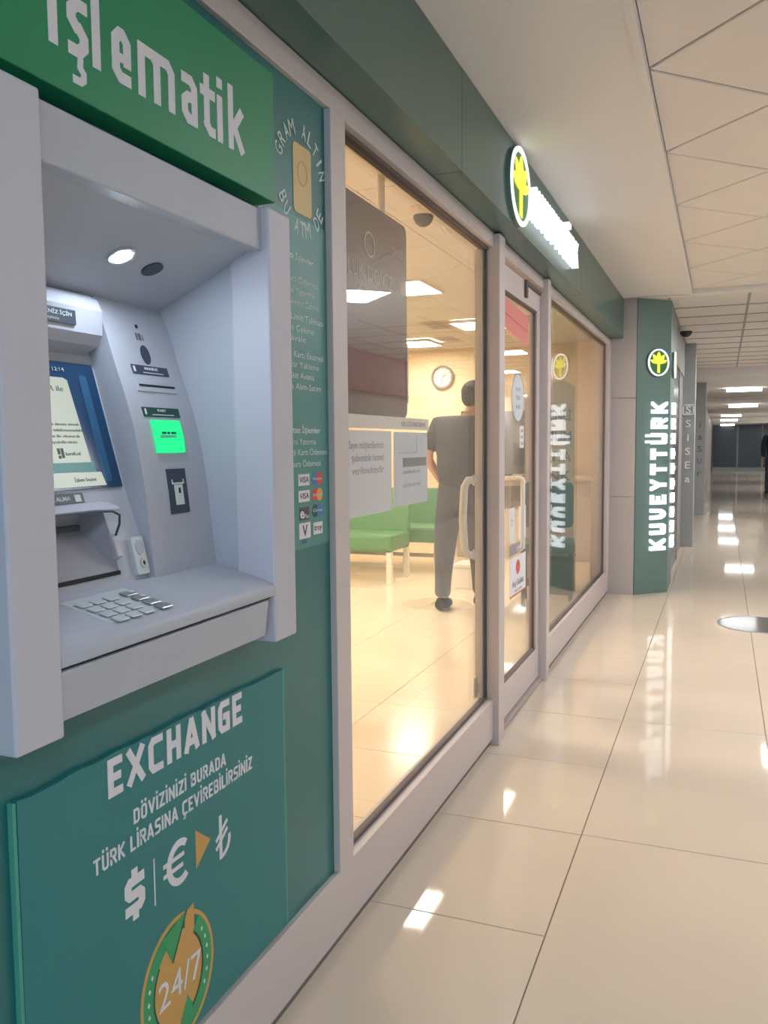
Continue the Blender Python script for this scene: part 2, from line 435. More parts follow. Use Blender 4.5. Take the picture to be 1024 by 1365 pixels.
# ---------------------------------------------------------------- window_1, door_1, window_2
w1 = empty('window_1', (-0.9, 2.6, 0.19), kind='structure')
MB(FP).box(1.862, 1.946, 0.193, 2.048, -0.94, -0.868).build('post', M['alu'], w1, bevel=0.002)
MB(FP).box(3.40, 3.492, 0.0, 2.10, -0.94, -0.846).build('post', M['alu'], w1, bevel=0.003)
g = MB(FP)
g.box(1.946, 3.40, 0.193, 0.203, -0.920, -0.899).box(1.946, 3.40, 2.038, 2.048, -0.925, -0.893)
g.box(1.946, 1.953, 0.203, 2.038, -0.925, -0.893).box(3.390, 3.40, 0.203, 2.038, -0.909, -0.898)
g.build('gasket', M['gasket'], w1)
MB(FP).box(1.953, 3.390, 0.203, 2.038, -0.912, -0.902).build('pane', M['glass'], w1)
inn = MB(FP).box(3.378, 3.398, 0.203, 2.038, -0.944, -0.9135).build('inner_stile', M['whitemetal'], w1, bevel=0.002)

d1 = empty('door_1', (-0.9, 3.96, 0.0), kind='structure')
MB(FP).box(4.425, 4.50, 0.0, 2.10, -0.94, -0.846).build('post', M['alu'], d1, bevel=0.003)
DX0, DX1 = -0.925, -0.887
MB(FP).box(3.496, 3.57, 0.03, 2.03, DX0, DX1).build('door_stile', M['alu'], d1, bevel=0.002)
MB(FP).box(4.345, 4.418, 0.03, 2.03, DX0, DX1).build('door_stile', M['alu'], d1, bevel=0.002)
MB(FP).box(3.57, 4.345, 0.03, 0.19, DX0, DX1).build('bottom_rail', M['alu'], d1, bevel=0.002)
MB(FP).box(3.57, 4.345, 1.925, 2.03, DX0, DX1).build('top_rail', M['alu'], d1, bevel=0.002)
MB(FP).box(3.492, 4.425, 0.0, 0.024, -0.94, -0.868).build('threshold', mat('grey_threshold', (168, 156, 150), .5), d1, bevel=0.003)
g = MB(FP)
g.box(3.57, 4.345, 0.19, 0.197, -0.915, -0.889).box(3.57, 4.345, 1.918, 1.925, -0.915, -0.889)
g.box(3.57, 3.578, 0.197, 1.918, -0.915, -0.889).box(4.336, 4.345, 0.197, 1.918, -0.912, -0.896)
g.build('gasket', M['gasket'], d1)
MB(FP).box(3.578, 4.330, 0.197, 1.918, -0.909, -0.901).build('pane', M['glass'], d1)
hb = MB(FP).tube([(3.93, 1.10, -0.90), (3.93, 1.10, -0.875), (3.93, 1.09, -0.866), (3.93, 0.775, -0.866), (3.93, 0.765, -0.875), (3.93, 0.765, -0.90)], 0.011).build('handle', M['whitemetal'], d1, smooth=True)
ar = MB(FP).box(4.04, 4.075, 1.95, 2.03, DX1, DX1+0.012).box(4.045, 4.40, 2.012, 2.028, DX1, DX1+0.01)
ar.build('closer_arm', M['gasket'], d1)

w2 = empty('window_2', (-0.9, 5.8, 0.19), kind='structure')
MB(FP).box(4.50, 7.235, 0.028, 0.193, -0.94, XF).build('sill_rail', M['alu'], w2, bevel=0.002)
MB(FP).box(4.50, 7.235, 0.0, 0.028, -0.94, XF-0.012).build('base_strip', M['shade_dirt'], w2)
MB(FP).box(7.10, 7.235, 0.193, 2.048, -0.94, -0.868).build('post', M['alu'], w2, bevel=0.002)
g = MB(FP)
g.box(4.50, 7.10, 0.193, 0.203, -0.925, -0.893).box(4.50, 7.10, 2.038, 2.048, -0.925, -0.893)
g.box(4.50, 4.508, 0.203, 2.038, -0.925, -0.880).box(7.085, 7.10, 0.203, 2.038, -0.916, -0.894)
g.build('gasket', M['gasket'], w2)
MB(FP).box(4.508, 7.08, 0.203, 2.038, -0.912, -0.902).build('pane', M['glass'], w2)

# ---------------------------------------------------------------- shop interior shell
struct(MB().box(-5.25, -0.94, 10.35, 10.45, -0.02, 2.6).build('wall_back', M['wall_in']))
struct(MB().box(-5.25, -5.15, 1.9, 10.45, -0.02, 2.6).build('wall_inner_left', M['wall_in']))
struct(MB().box(-5.25, -0.93, 1.86, 1.95, -0.02, 2.6).build('wall_inner_front', M['wall_in']))
struct(MB().box(-1.02, -0.94, 7.24, 10.45, -0.02, 2.6).build('wall_inner_right', M['wall_in']))
struct(MB().box(-1.02, -0.935, 1.9, 7.24, 2.11, 2.6).build('wall_lintel', M['wall_in']))
ci = struct(MB().box(-5.25, -1.02, 1.95, 10.35, 2.475, 2.6).build('ceiling_1', M['cback']))
SHOPL = [(-2.33, 3.9), (-2.33, 6.15), (-2.23, 8.34), (-3.43, 9.58), (-3.9, 6.15), (-3.9, 3.9)]
for i in range(7):
    for j in range(14):
        x1 = -1.03-0.6*i; y0 = 1.96+0.6*j
        cx, cy = x1-0.3, y0+0.3
        hit = [L for L in SHOPL if abs(L[0]-cx) < 0.305 and abs(L[1]-cy) < 0.305]
        if hit: continue
        MB().box(x1-.597, x1-.003, y0+.003, y0+.597, 2.45, 2.476).build('ceiling_tile', M['ctile'], ci)
SHOPN = ['square light panel in the shop ceiling nearest the front wall, hidden by the screen', 'square light panel in the shop ceiling just right of the hanging screen', 'square light panel in the shop ceiling above the standing person', 'square light panel near the back wall of the shop, above the clock',
         'square light panel deep in the shop ceiling behind the hanging screen', 'square light panel in the far front corner of the shop ceiling']
for (x, y), lb in zip(SHOPL, SHOPN):
    light_panel('ceiling_light', x, y, 2.43, 0.29, 0.29, 0, M['lamp_shop'], lb, 'shop ceiling light panels')

# ---------------------------------------------------------------- cash machine
def lerp(P, z):
    for (z0, x0), (z1, x1) in zip(P[:-1], P[1:]):
        if z0 <= z <= z1: return x0+(x1-x0)*(z-z0)/(z1-z0)
    return P[0][1] if z < P[0][0] else P[-1][1]
CARD = [(1.025, -0.935), (1.07, -0.941), (1.105, -0.945), (1.18, -0.952), (1.246, -0.962), (1.30, -0.973), (1.344, -0.986), (1.38, -0.998), (1.403, -1.007), (1.46, -1.025), (1.505, -1.041), (1.545, -1.062)]
SCRN = [(1.02, -0.947), (1.10, -0.966), (1.19, -0.998), (1.408, -1.059), (1.47, -1.078), (1.56, -1.105)]
atm = empty('cash_machine', (-0.9, 1.155, 0.88), 'grey wall-mounted cash machine with screen, keypad and green lit card slot', 'cash machine')
BX = -0.80
MB(FP).box(0.779, 0.862, 0.880, 1.709, -0.885, BX).build('bezel_side', M['bezel'], atm, bevel=0.004)
MB(FP).box(1.435, 1.522, 0.880, 1.709, -0.885, BX).build('bezel_side', M['bezel'], atm, bevel=0.004)
MB(FP).box(0.862, 1.435, 1.628, 1.705, -0.90, -0.815).build('bezel_top', M['atm'], atm, bevel=0.003)
# niche lining: side cheeks, sloping hood
ck = MB(XZ).prism([(-0.842, 1.0), (-0.842, 1.64), (-1.2, 1.60), (-1.2, 1.0)], 1.442, 1.46).build('cheek', M['atm'], atm)
MB(XZ).prism([(-0.842, 1.0), (-0.842, 1.64), (-1.2, 1.60), (-1.2, 1.0)], 0.848, 0.862).build('cheek', M['atm'], atm)
MB(FP).box(1.441, 1.452, 0.90, 1.64, -0.888, -0.842).build('jamb', M['bezel'], atm)
hood = MB(XZ).prism([(-0.835, 1.633), (-1.22, 1.458), (-1.22, 1.478), (-0.835, 1.653)], 0.862, 1.442).build('hood', M['atm'], atm)
HF = Fr((-0.835, 0, 1.633), (0, 1, 0), Vector((-0.385, 0, -0.175)), None)   # u along y, v into the niche, w out of the hood surface
HF.W = Vector((0.175, 0, -0.385)).normalized()*1.0
lampm = MB(HF).disc(1.187, 0.118, 0.017, 0.017, 0.0, 0.006).build('lamp', M['lamp_atm'], atm)
MB(HF).ring(1.187, 0.118, 0.024, 0.024, 0.007, 0.0, 0.005).build('lamp_ring', M['bezel'], atm)
MB(HF).disc(1.285, 0.13, 0.02, 0.02, 0.0, 0.003).build('camera_window', M['atmdark'], atm)
# card-reader column
zs = [CARD[0][0]+(CARD[-1][0]-CARD[0][0])*i/24 for i in range(25)]
def smoothx(P, z): return (lerp(P, z-0.012)+2*lerp(P, z)+lerp(P, z+0.012))/4
poly = [(smoothx(CARD, z), z) for z in zs]
cp = MB(XZ)
cp.strip(poly, [(-1.22, z) for z in zs], 1.245, 1.442)
cp.build('card_panel', M['atm'], atm, smooth=True)
def card_fr(z, off=0.0):
    t = Vector((smoothx(CARD, z+.01)-smoothx(CARD, z-.01), 0, .02)).normalized()
    return Fr((smoothx(CARD, z), 0, z), (0, 1, 0), t, Vector((t.z, 0, -t.x)))
f1 = card_fr(1.489); MB(f1).disc(1.341, 0, .004, .004, -.003, .001, 14).build('pin_hole', M['slot'], atm)
f1 = card_fr(1.468); s1 = MB(f1); s1.box(1.330, 1.334, -.006, .008, -.003, .0006).box(1.337, 1.345, -.006, .008, -.003, .0006).box(1.349, 1.351, -.006, .006, -.003, .0006); s1.build('symbol', M['screentext'], atm)
f1 = card_fr(1.435); MB(f1).disc(1.342, 0, .013, .019, -.004, .0012, 24).build('scanner_window', M['atmdark'], atm)
f1 = card_fr(1.405); lb = MB(f1).box(1.288, 1.397, -.009, .009, -.004, .0012).build('label_plate', M['atmdark'], atm)
text('MAKBUZ', f1, 1.325, 1.365, .0005, .005, M['white'], parent=lb, bold=.02, w=.0016); MB(f1).box(1.318, 1.38, -.006, -.0045, .001, .0016).build('rule', M['white'], lb)
MB(f1).box(1.292, 1.298, -.005, .006, .001, .0016).build('symbol', M['white'], lb)
f1 = card_fr(1.375); MB(f1).box(1.284, 1.405, -.012, .012, -.004, .0018).build('receipt_mouth', M['atm'], atm, bevel=.001)
MB(f1).box(1.292, 1.400, -.002, .002, -.002, .0026).build('receipt_slot', M['slot'], atm)
f1 = card_fr(1.326); lb = MB(f1).box(1.281, 1.392, -.009, .009, -.004, .0012).build('label_plate', M['darkgreen'], atm)
text('KART', f1, 1.325, 1.35, .0008, .005, M['white'], parent=lb, bold=.02, w=.0016); MB(f1).box(1.306, 1.372, -.006, -.0045, .001, .0016).build('rule', M['white'], lb)
MB(f1).box(1.286, 1.291, -.005, .006, .001, .0016).build('symbol', M['white'], lb)
f1 = card_fr(1.281)
cr = MB(f1); cr.box(1.294, 1.382, -.031, -.004, -.01, .004).box(1.294, 1.382, .003, .031, -.01, .004).box(1.294, 1.312, -.004, .003, -.01, .004).box(1.366, 1.382, -.004, .003, -.01, .004)
cr = cr.build('card_reader', M['greenlit'], atm, bevel=.002)
MB(f1).box(1.312, 1.366, -.004, .003, -.008, -.002).build('card_slot', M['slot'], cr)
tx = MB(f1); tx.box(1.318, 1.33, .004, .008, .0035, .005).box(1.334, 1.341, .004, .008, .0035, .005).box(1.346, 1.36, .004, .008, .0035, .005); tx.build('reader_mark', M['darkgreen'], cr)
f1 = card_fr(1.179)
lb = MB(f1).box(1.313, 1.371, -.042, .042, -.004, .0012).build('card_diagram', M['atmdark'], atm)
dg = MB(f1); dg.box(1.324, 1.362, .013, .016, .001, .0018).box(1.324, 1.327, .016, .022, .001, .0018).box(1.359, 1.362, .016, .022, .001, .0018).box(1.330, 1.356, -.026, .012, .001, .0018)
dg.build('card_picture', M['offwhite'], lb); MB(f1).box(1.342, 1.348, -.004, .006, .0018, .0024).build('chip', M['slot'], lb)

# screen section with the cash pocket cut out
def sx(z): return lerp(SCRN, z)
ZB, ZT, YL, YR = 1.050, 1.157, 0.88, 1.170
zz = sorted(set([1.02, ZB, 1.10, ZT, 1.19, 1.408, 1.47, 1.56]))
fb = MB(XZ)
for z0, z1 in zip(zz[:-1], zz[1:]):
    segs = [(0.862, 1.245)] if not (z0 >= ZB-1e-6 and z1 <= ZT+1e-6) else [(0.862, YL), (YR, 1.245)]
    for y0, y1 in segs:
        fb.prism([(sx(z0), z0), (sx(z1), z1), (-1.22, z1), (-1.22, z0)], y0, y1)
fb.build('screen_panel', M['atm'], atm)
pk = MB(XZ)
pk.prism([(sx(ZB)-.002, ZB), (-1.045, ZB+.075), (-1.055, ZB+.075), (sx(ZB)-.01, ZB-.004)], YL, YR)
pk.build('pocket_slope', M['bezel'], atm)
MB(XZ).prism([(-1.043, ZB+.074), (-1.03, ZT), (-1.05, ZT), (-1.06, ZB+.074)], YL, YR).build('cash_shutter', M['atm'], atm)
MB(XZ).prism([(-1.036, ZB+.068), (-1.044, ZB+.073), (-1.044, ZB+.079), (-1.034, ZB+.077)], YL, YR).build('shutter_slot', M['screentext'], atm)
hd_ = MB(XZ).prism([(sx(ZT)-.02, ZT-.004), (sx(ZT)+.035, ZT-.002), (sx(ZT)+.035, ZT+.004), (sx(ZT)+.01, ZT+.012), (sx(ZT)-.02, ZT+.014)], YL-.01, YR+.004).build('cash_hood', M['bezel'], atm, bevel=.002)
MB().tube([(sx(ZT)+.036, YL, ZT+.001), (sx(ZT)+.036, 1.11, ZT+.001), (sx(ZT)+.034, 1.155, ZT-.002), (sx(ZT)+.030, 1.178, ZT-.010), (sx(ZT)+.026, 1.182, ZT-.026), (sx(ZT)+.022, 1.176, ZT-.046)], .0022, 8).build('hood_rim', M['atmdark'], atm, smooth=True)
MB(XZ).prism([(sx(1.115), 1.115), (sx(1.115)+.010, 1.110), (sx(1.075)+.010, 1.076), (sx(1.075), 1.07)], 1.164, 1.178).build('hood_tab', M['bezel'], atm, bevel=.002)
MB(XZ).prism([(sx(ZB)+.001, ZB+.003), (sx(ZB)+.003, ZB+.002), (sx(ZB)+.003, ZB-.004), (sx(ZB), ZB-.004)], YL, YR).build('pocket_edge', M['slot'], atm)
t = Vector((sx(1.18)-sx(1.1), 0, .08)).normalized()
f2 = Fr((sx(1.178), 0, 1.178), (0, 1, 0), t, Vector((t.z, 0, -t.x)))
lb = MB(f2).box(1.015, 1.133, -.008, .009, -.002, .0015).build('label_plate', M['atmdark'], atm)
text('PARA ALMA', f2, 1.035, 1.102, -.003, .007, M['offwhite'], parent=lb, bold=.02, w=.0018); MB(f2).box(1.112, 1.126, -.006, .006, .001, .002).build('symbol', M['offwhite'], lb)
# coin / key socket to the right of the pocket
f3 = Fr((sx(1.070), 0, 1.070), (0, 1, 0), Vector((sx(1.10)-sx(1.04), 0, .06)), None)
kb = MB(f3).rrect(1.206, 1.240, -.034, .034, .005, -.01, .009).build('sensor_block', M['key'], atm, bevel=.001)
MB(f3).disc(1.224, .014, .010, .013, .008, .0105, 20).build('reader_dot', M['atm'], kb)
MB(f3).disc(1.226, -.014, .008, .009, .008, .011, 20).build('lock_cylinder', M['metal'], kb); MB(f3).disc(1.226, -.014, .003, .004, .0105, .0115, 12).build('key_hole', M['slot'], kb)
# screen
t = Vector((sx(1.4)-sx(1.2), 0, .2)).normalized()
f4 = Fr((sx(1.190), 0, 1.190), (0, 1, 0), t, Vector((t.z, 0, -t.x)))
L = .218/t.z
sc = MB(f4).box(.872, 1.238, .002, L, -.002, .003).build('screen', M['screenblue'], atm)
k = 1/t.z
MB(f4).prism([(.90, .046*k), (1.172, .046*k), (1.164, .186*k), (1.155, .190*k), (.90, .190*k)], .0025, .0042).build('screen_page', M['screenpage'], sc)
MB(f4).box(.90, 1.178, .030*k, .046*k, .0025, .004).build('screen_band', M['screenteal'], sc)
MB(f4).prism([(.90, .006*k), (1.196, .006*k), (1.190, .029*k), (.90, .029*k)], .0025, .0042).build('screen_bar', M['screenpage'], sc)
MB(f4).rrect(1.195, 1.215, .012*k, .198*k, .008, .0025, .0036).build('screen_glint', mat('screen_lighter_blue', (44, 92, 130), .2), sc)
text('QR ile', f4, 1.10, 1.148, .166*k, .009, M['screentext'], parent=sc, w=.0045)
for i, (b_, e_) in enumerate(((1.06, 1.165), (1.06, 1.168), (1.06, 1.160), (1.06, 1.15))):
    text(('İşleminize devam etmek', 'için kodu telefonunuzdaki', 'uygulama ile okutarak', 'onaylayabilirsiniz')[i], f4, b_, e_, (.108-.010*i)*k, .0048, M['screentext'], parent=sc, w=.0045)
lg = MB(f4); lg.box(1.098, 1.104, .060*k, .070*k, .004, .0048).box(1.106, 1.112, .054*k, .070*k, .004, .0048).box(1.098, 1.104, .053*k, .058*k, .004, .0048); lg.build('screen_emblem', M['screentext'], sc)
text('kareKod', f4, 1.116, 1.150, .058*k, .006, M['screentext'], parent=sc, w=.0045)
text('İşlem Seçimi', f4, 1.12, 1.172, .014*k, .006, M['screentext'], parent=sc, w=.0045)
text('12:14', f4, 1.135, 1.162, .201*k, .0065, M['offwhite'], parent=sc, w=.0045)
# header box over the screen
hp = [(-1.085, 1.415), (-1.058, 1.428), (-1.034, 1.440), (-1.022, 1.458), (-1.020, 1.50), (-1.030, 1.520), (-1.050, 1.530), (-1.09, 1.532)]
hb_ = MB(XZ).prism(hp, 0.862, 1.232).build('header_box', M['atm'], atm, bevel=.004)
f5 = Fr((-1.020, 0, 1.48), (0, 1, 0), (-.05, 0, 1), (1, 0, .05))
lb = MB(f5).box(1.02, 1.160, -.012, .012, -.004, .0015).build('label_plate', M['atmdark'], hb_)
text('GÜVENLİĞİNİZ İÇİN', f5, 1.03, 1.150, .001, .006, M['offwhite'], parent=atm, bold=.01, w=.0018)
text('şifrenizi gizleyiniz', f5, 1.03, 1.12, -.008, .0045, M['offwhite'], parent=atm, w=.0018)
# shelf with keypad
ZBk, ZFr = 1.031, 0.998
sh = MB(XZ).prism([(-1.0, 1.036), (-0.945, ZBk), (-0.822, ZFr+.005), (-0.808, ZFr-.001), (-0.802, 0.990), (-0.800, 0.975), (-0.802, 0.972), (-1.0, 0.972)], 0.862, 1.4415).build('shelf', M['atm'], atm, bevel=.002, smooth=True)
MB(XZ).prism([(-0.812, 0.974), (-0.812, 0.967), (-0.99, 0.967), (-0.99, 0.974)], 0.862, 1.4415).build('seam', M['slot'], atm)
MB(XZ).prism([(-0.803, 0.967), (-0.812, 0.897), (-0.90, 0.897), (-0.90, 0.967)], 0.862, 1.415).build('apron', M['atm'], atm, bevel=.002)
MB(XZ).prism([(-0.83, 0.967), (-0.835, 0.90), (-0.90, 0.90), (-0.90, 0.967)], 1.415, 1.4415).build('apron_return', M['gasket'], atm)
sd = Vector((0.145, 0, -0.033)).normalized()
fk = Fr((-0.925, 1.07, ZBk-.02*.2276), (0, 1, 0), -sd, Vector((.033, 0, .145)))    # u along the shelf, v into the wall
kp = MB(fk).rrect(-.075, .075, -.098, .002, .004, -.004, .0012).build('keypad', M['key'], atm, bevel=.001)
km = None
for r in range(4):
    for c in range(4):
        u0 = -.066+.031*c+(.010 if c == 3 else 0); wv = .0245 if c < 3 else .029; v0 = -.018-.0232*r
        kk = MB(fk).rrect(u0, u0+wv, v0-.0185, v0, .002, .002, .0050, n=2).build('key', M['key'] if c < 3 else M['metal'], kp, bevel=.0012, seg=1)
cue = MB(fk).disc(.060, -.026, .006, .004, .0048, .0056, 14).disc(.060, -.049, .006, .004, .0048, .0056, 14).build('key_glint', M['white'], kp)  # painted white discs stand in for glints on two metal keys

# ---------------------------------------------------------------- bright sign above the cash machine
FS = facade(-0.84)
sg = empty('name_sign', (-0.86, 0.7, 1.744), 'bright green sign board with large white lettering above the cash machine', 'sign')
MB(FS).box(-0.45, 1.538, 1.744, 1.993, -0.045, 0).build('sign_face', M['sign'], sg, bevel=.002)
mb = MB(FS); TS = .0172; XH = .080; zb_ = 1.799
def sS(*P, tt=TS):
    mb.stroke([(p[0]-.006, zb_+p[1]) for p in P], tt, 0, .0008, tt*.46)
def stem(u, h0, h1): mb.box(u-.006-TS/2, u-.006+TS/2, zb_+h0, zb_+h1, 0, .0008)
r_ = TS/2; lo, hi = r_, XH-r_
stem(.939, 0, XH); stem(.939, .094, .113)
u0, u1 = .975, .999; m_ = XH/2; c_ = .010
sS((u1, hi), (u0+c_, hi), (u0, hi-c_), (u0, m_+c_), (u0+c_, m_), (u1-c_, m_), (u1, m_-c_), (u1, lo+c_), (u1-c_, lo), (u0, lo))
sS((.990, -.003), (.989, -.012), (.996, -.018), (.996, -.026), (.990, -.031), (.979, -.031), tt=.011)
stem(1.024, 0, .117)
u0, u1 = 1.066, 1.092
sS((u0+.012, m_-.003), (u1-.002, m_-.003), tt=.013); sS((u1, m_-.006), (u1, hi-c_), (u1-c_, hi), (u0+c_, hi), (u0, hi-c_), (u0, lo+c_), (u0+c_, lo), (u1, lo))
u0, um, u1 = 1.126, 1.164, 1.202
stem(u0, 0, XH); sS((u0, hi), (um-c_, hi), (um, hi-c_), (um, r_)); sS((um, hi), (u1-c_, hi), (u1, hi-c_), (u1, r_))
u0, u1 = 1.238, 1.266
sS((u0, hi), (u1-c_, hi), (u1, hi-c_), (u1, r_)); sS((u1, lo), (u0+c_, lo), (u0, lo+c_), (u0, m_-.004), (u0+c_, m_+.004), (u1, m_+.004))
stem(1.304, .012, .101); sS((1.304, lo+c_), (1.304+c_, lo), (1.322, lo)); sS((1.292, hi), (1.322, hi))
stem(1.345, 0, XH); stem(1.345, .092, .110)
stem(1.381, 0, .113); sS((1.415, hi), (1.390, m_)); sS((1.392, m_+.004), (1.417, r_))
mb.build('lettering', M['white'], sg)

# squarish block capitals drawn as flat strokes (widths and strokes in units of the capital height)
def block_text(body, fr, u0, u1, v0, h, t, m, parent, w0=0.0, w1=.0008):
    W_ = {'I': 0.0, ' ': .12, 'X': .58, 'A': .60, 'V': .60, 'N': .56, 'K': .54, 'E': .42, 'L': .40, 'Z': .48, 'T': .52}
    base = {'İ': 'I', 'Ö': 'O', 'Ü': 'U', 'Ç': 'C'}
    wid = [W_.get(base.get(c, c), .50)*h for c in body]; gap = t*.55+.07*h
    nat = sum(wid)+sum(t for c in body)+gap*(len(body)-1); k = (u1-u0)/nat; mb = MB(fr); u = u0; r = t/2
    for c, w in zip(body, wid):
        b = base.get(c, c); x0, x1, y0, y1 = u+r*k, u+(r+w)*k, v0+r, v0+h-r; ym = v0+h*.5; xm = (x0+x1)/2; ch = .12*h
        tk = t*(k if k < 1 else 1)
        def S(*P, tt=tk):
            mb.stroke(P, tt, w0, w1, tt*.46)
        O = [(x0, y0+ch), (x0, y1-ch), (x0+ch*.8, y1), (x1-ch*.8, y1), (x1, y1-ch), (x1, y0+ch), (x1-ch*.8, y0), (x0+ch*.8, y0), (x0, y0+ch)]
        if b == 'I': S((x0, y0), (x0, y1))
        elif b == 'E': S((x1, y1), (x0, y1), (x0, y0), (x1, y0)); S((x0, ym), (x1-.06*h, ym))
        elif b == 'X': S((x0, y0), (x1, y1)); S((x0, y1), (x1, y0))
        elif b == 'C': S((x1, y1), (x0+ch*.8, y1), (x0, y1-ch), (x0, y0+ch), (x0+ch*.8, y0), (x1, y0))
        elif b == 'G': S((x1, y1), (x0+ch*.8, y1), (x0, y1-ch), (x0, y0+ch), (x0+ch*.8, y0), (x1, y0), (x1, ym), (xm+.04*h, ym))
        elif b == 'H': S((x0, y0), (x0, y1)); S((x1, y0), (x1, y1)); S((x0, ym), (x1, ym))
        elif b == 'A': S((x0, y0), (xm-.02*h, y1)); S((x1, y0), (xm+.02*h, y1)); S((x0+.1*h, v0+h*.30), (x1-.1*h, v0+h*.30))
        elif b == 'N': S((x0, y0), (x0, y1)); S((x1, y0), (x1, y1)); S((x0, y1), (x1, y0))
        elif b == 'O': S(*O)
        elif b == 'D': S((x0, y0), (x0, y1), (x1-ch, y1), (x1, y1-ch), (x1, y0+ch), (x1-ch, y0), (x0, y0))
        elif b == 'V': S((x0, y1), (xm, y0)); S((x1, y1), (xm, y0))
        elif b == 'Z': S((x0, y1), (x1, y1), (x0, y0), (x1, y0))
        elif b == 'U': S((x0, y1), (x0, y0+ch), (x0+ch*.8, y0), (x1-ch*.8, y0), (x1, y0+ch), (x1, y1))
        elif b == 'T': S((x0, y1), (x1, y1)); S((xm, y1), (xm, y0))
        elif b == 'L': S((x0, y1), (x0, y0), (x1, y0))
        elif b == 'K': S((x0, y0), (x0, y1)); S((x1, y1), (x0+.06*h, ym)); S((x0+.1*h, ym+.04*h), (x1, y0))
        elif b == 'R': S((x0, y0), (x0, y1), (x1-ch*.7, y1), (x1, y1-ch*.7), (x1, ym+ch*.5), (x1-ch*.7, ym-.03*h), (x0, ym-.03*h)); S((xm, ym), (x1, y0))
        elif b == 'B': S((x0, y0), (x0, y1), (x1-ch*.9, y1), (x1-.02*h, y1-ch*.8), (x1-.02*h, ym+ch*.7), (x1-ch*.9, ym), (x0, ym)); S((x1-ch*.9, ym), (x1, ym-ch*.7), (x1, y0+ch*.7), (x1-ch*.7, y0), (x0, y0))
        elif b == 'S': S((x1, y1), (x0+ch*.7, y1), (x0, y1-ch*.7), (x0, ym+ch*.7), (x0+ch*.7, ym), (x1-ch*.7, ym), (x1, ym-ch*.7), (x1, y0+ch*.7), (x1-ch*.7, y0), (x0, y0))
        if c == 'İ': mb.box(x0-tk/2, x0+tk/2, v0+h*1.10, v0+h*1.10+t, w0, w1)
        if c in 'ÖÜ':
            for xx in (x0+.04*h, x1-.04*h): mb.box(xx-tk/2, xx+tk/2, v0+h*1.10, v0+h*1.10+t, w0, w1)
        if c == 'Ç': mb.box(xm-tk/2, xm+tk/2, v0-h*.24, v0, w0, w1); mb.box(xm-tk*1.2, xm+tk/2, v0-h*.26, v0-h*.16, w0, w1)
        u += (w+t+gap)*k
    return mb.build('lettering', m, parent)

# ---------------------------------------------------------------- exchange board under the cash machine
FE = facade(-0.875)
ex = empty('exchange_board', (-0.88, 1.22, 0.20), 'green foam notice board about currency exchange below the cash machine', 'notice board')
pt = [(0.846, 0.205), (1.594, 0.205), (1.592, 0.780)]
top = [(1.592-(1.592-0.848)*i/30, 0.780+0.006*i/30+random.uniform(-.0022, .0022)) for i in range(1, 31)]
MB(FE).prism(pt+top, -0.0095, 0).build('board', M['board'], ex)
for e0_, e1_, et_ in ((1.594, 1.601, .780), (0.840, 0.846, .786)): MB(FE).box(e0_, e1_, 0.205, et_, -0.0095, -.0004).build('board_edge', M['boardedge'], ex)
block_text('EXCHANGE', FE, 1.029, 1.425, 0.716, .064, .0155, M['white'], ex)
block_text('DÖVİZİNİZİ BURADA', FE, 1.087, 1.362, 0.652, .025, .0048, M['white'], ex)
block_text('TÜRK LİRASINA ÇEVİREBİLİRSİNİZ', FE, 0.990, 1.458, 0.610, .0265, .0050, M['white'], ex)
dl = block_text('S', FE, 1.058, 1.110, 0.506, .062, .0165, M['white'], ex)
MB(FE).box(1.077, 1.092, .494, .508, 0, .0008).build('dollar_tick', M['white'], ex); MB(FE).box(1.077, 1.092, .566, .580, 0, .0008).build('dollar_tick', M['white'], ex)
MB(FE).box(1.134, 1.1365, .490, .572, 0, .0008).build('divider', M['white'], ex)
eu = MB(FE); eu.ring(1.207, .533, .038, .041, .013, 0, .0008, 26, math.radians(52), math.radians(308)); eu.box(1.160, 1.220, .540, .5475, 0, .00083); eu.box(1.160, 1.216, .5215, .529, 0, .00086); eu.build('euro_symbol', M['white'], ex)
MB(FE).prism([(1.256, .496), (1.303, .532), (1.256, .568)], 0, .0008).build('arrow', M['gold'], ex)
ltr = MB(FE)
ltr.bar((1.338, .562), (1.338, .476), .009, 0, .0008).bar((1.322, .516), (1.362, .545), .007, 0, .0008).bar((1.322, .500), (1.362, .529), .007, 0, .0008)
ltr.ring(1.338, .510, .034, .034, .008, 0, .0009, 14, -math.pi/2, .15); ltr.build('lira_symbol', M['white'], ex)
bd = empty('x', (0, 0, 0)); bpy.data.objects.remove(bd)
EC, EV, EA, EB = 1.195, .322, .108, .118
MB(FE).ring(EC, EV, EA, EB, .008, 0, .0009, 56).build('badge_ring', M['gold'], ex)
gd = MB(FE).disc(EC, EV, .072, .088, 0, .0010).prism([(1.216, .39), (1.244, .39), (1.244, .438), (1.216, .432)], 0, .0010).prism([(1.160, .27), (1.180, .232), (1.200, .225), (1.20, .27)], 0, .0010)
gd.build('badge_disc', M['gold'], ex)
a1 = MB(FE).ring(EC, EV, .101, .111, .028, 0, .0012, 24, math.radians(112), math.radians(225)).prism([(1.15, .418), (1.222, .438), (1.178, .362)], 0, .0012)
a1.build('badge_arrow', M['leafgreen'], ex)
a2 = MB(FE).ring(EC, EV, .101, .111, .028, 0, .0012, 24, math.radians(-68), math.radians(52)).prism([(1.25, .228), (1.17, .20), (1.218, .280)], 0, .0012)
a2.build('badge_arrow', M['leafgreen'], ex)
sh2 = MB(FE).bar((1.222, .437), (1.177, .363), .004, .0012, .0015).ring(EC, EV, .074, .084, .004, .0011, .0014, 20, math.radians(140), math.radians(220)).ring(EC, EV, .074, .084, .004, .0011, .0014, 20, math.radians(-60), math.radians(50))
sh2.build('badge_shadow_line', M['darkgreen'], ex)
st = MB(FE)
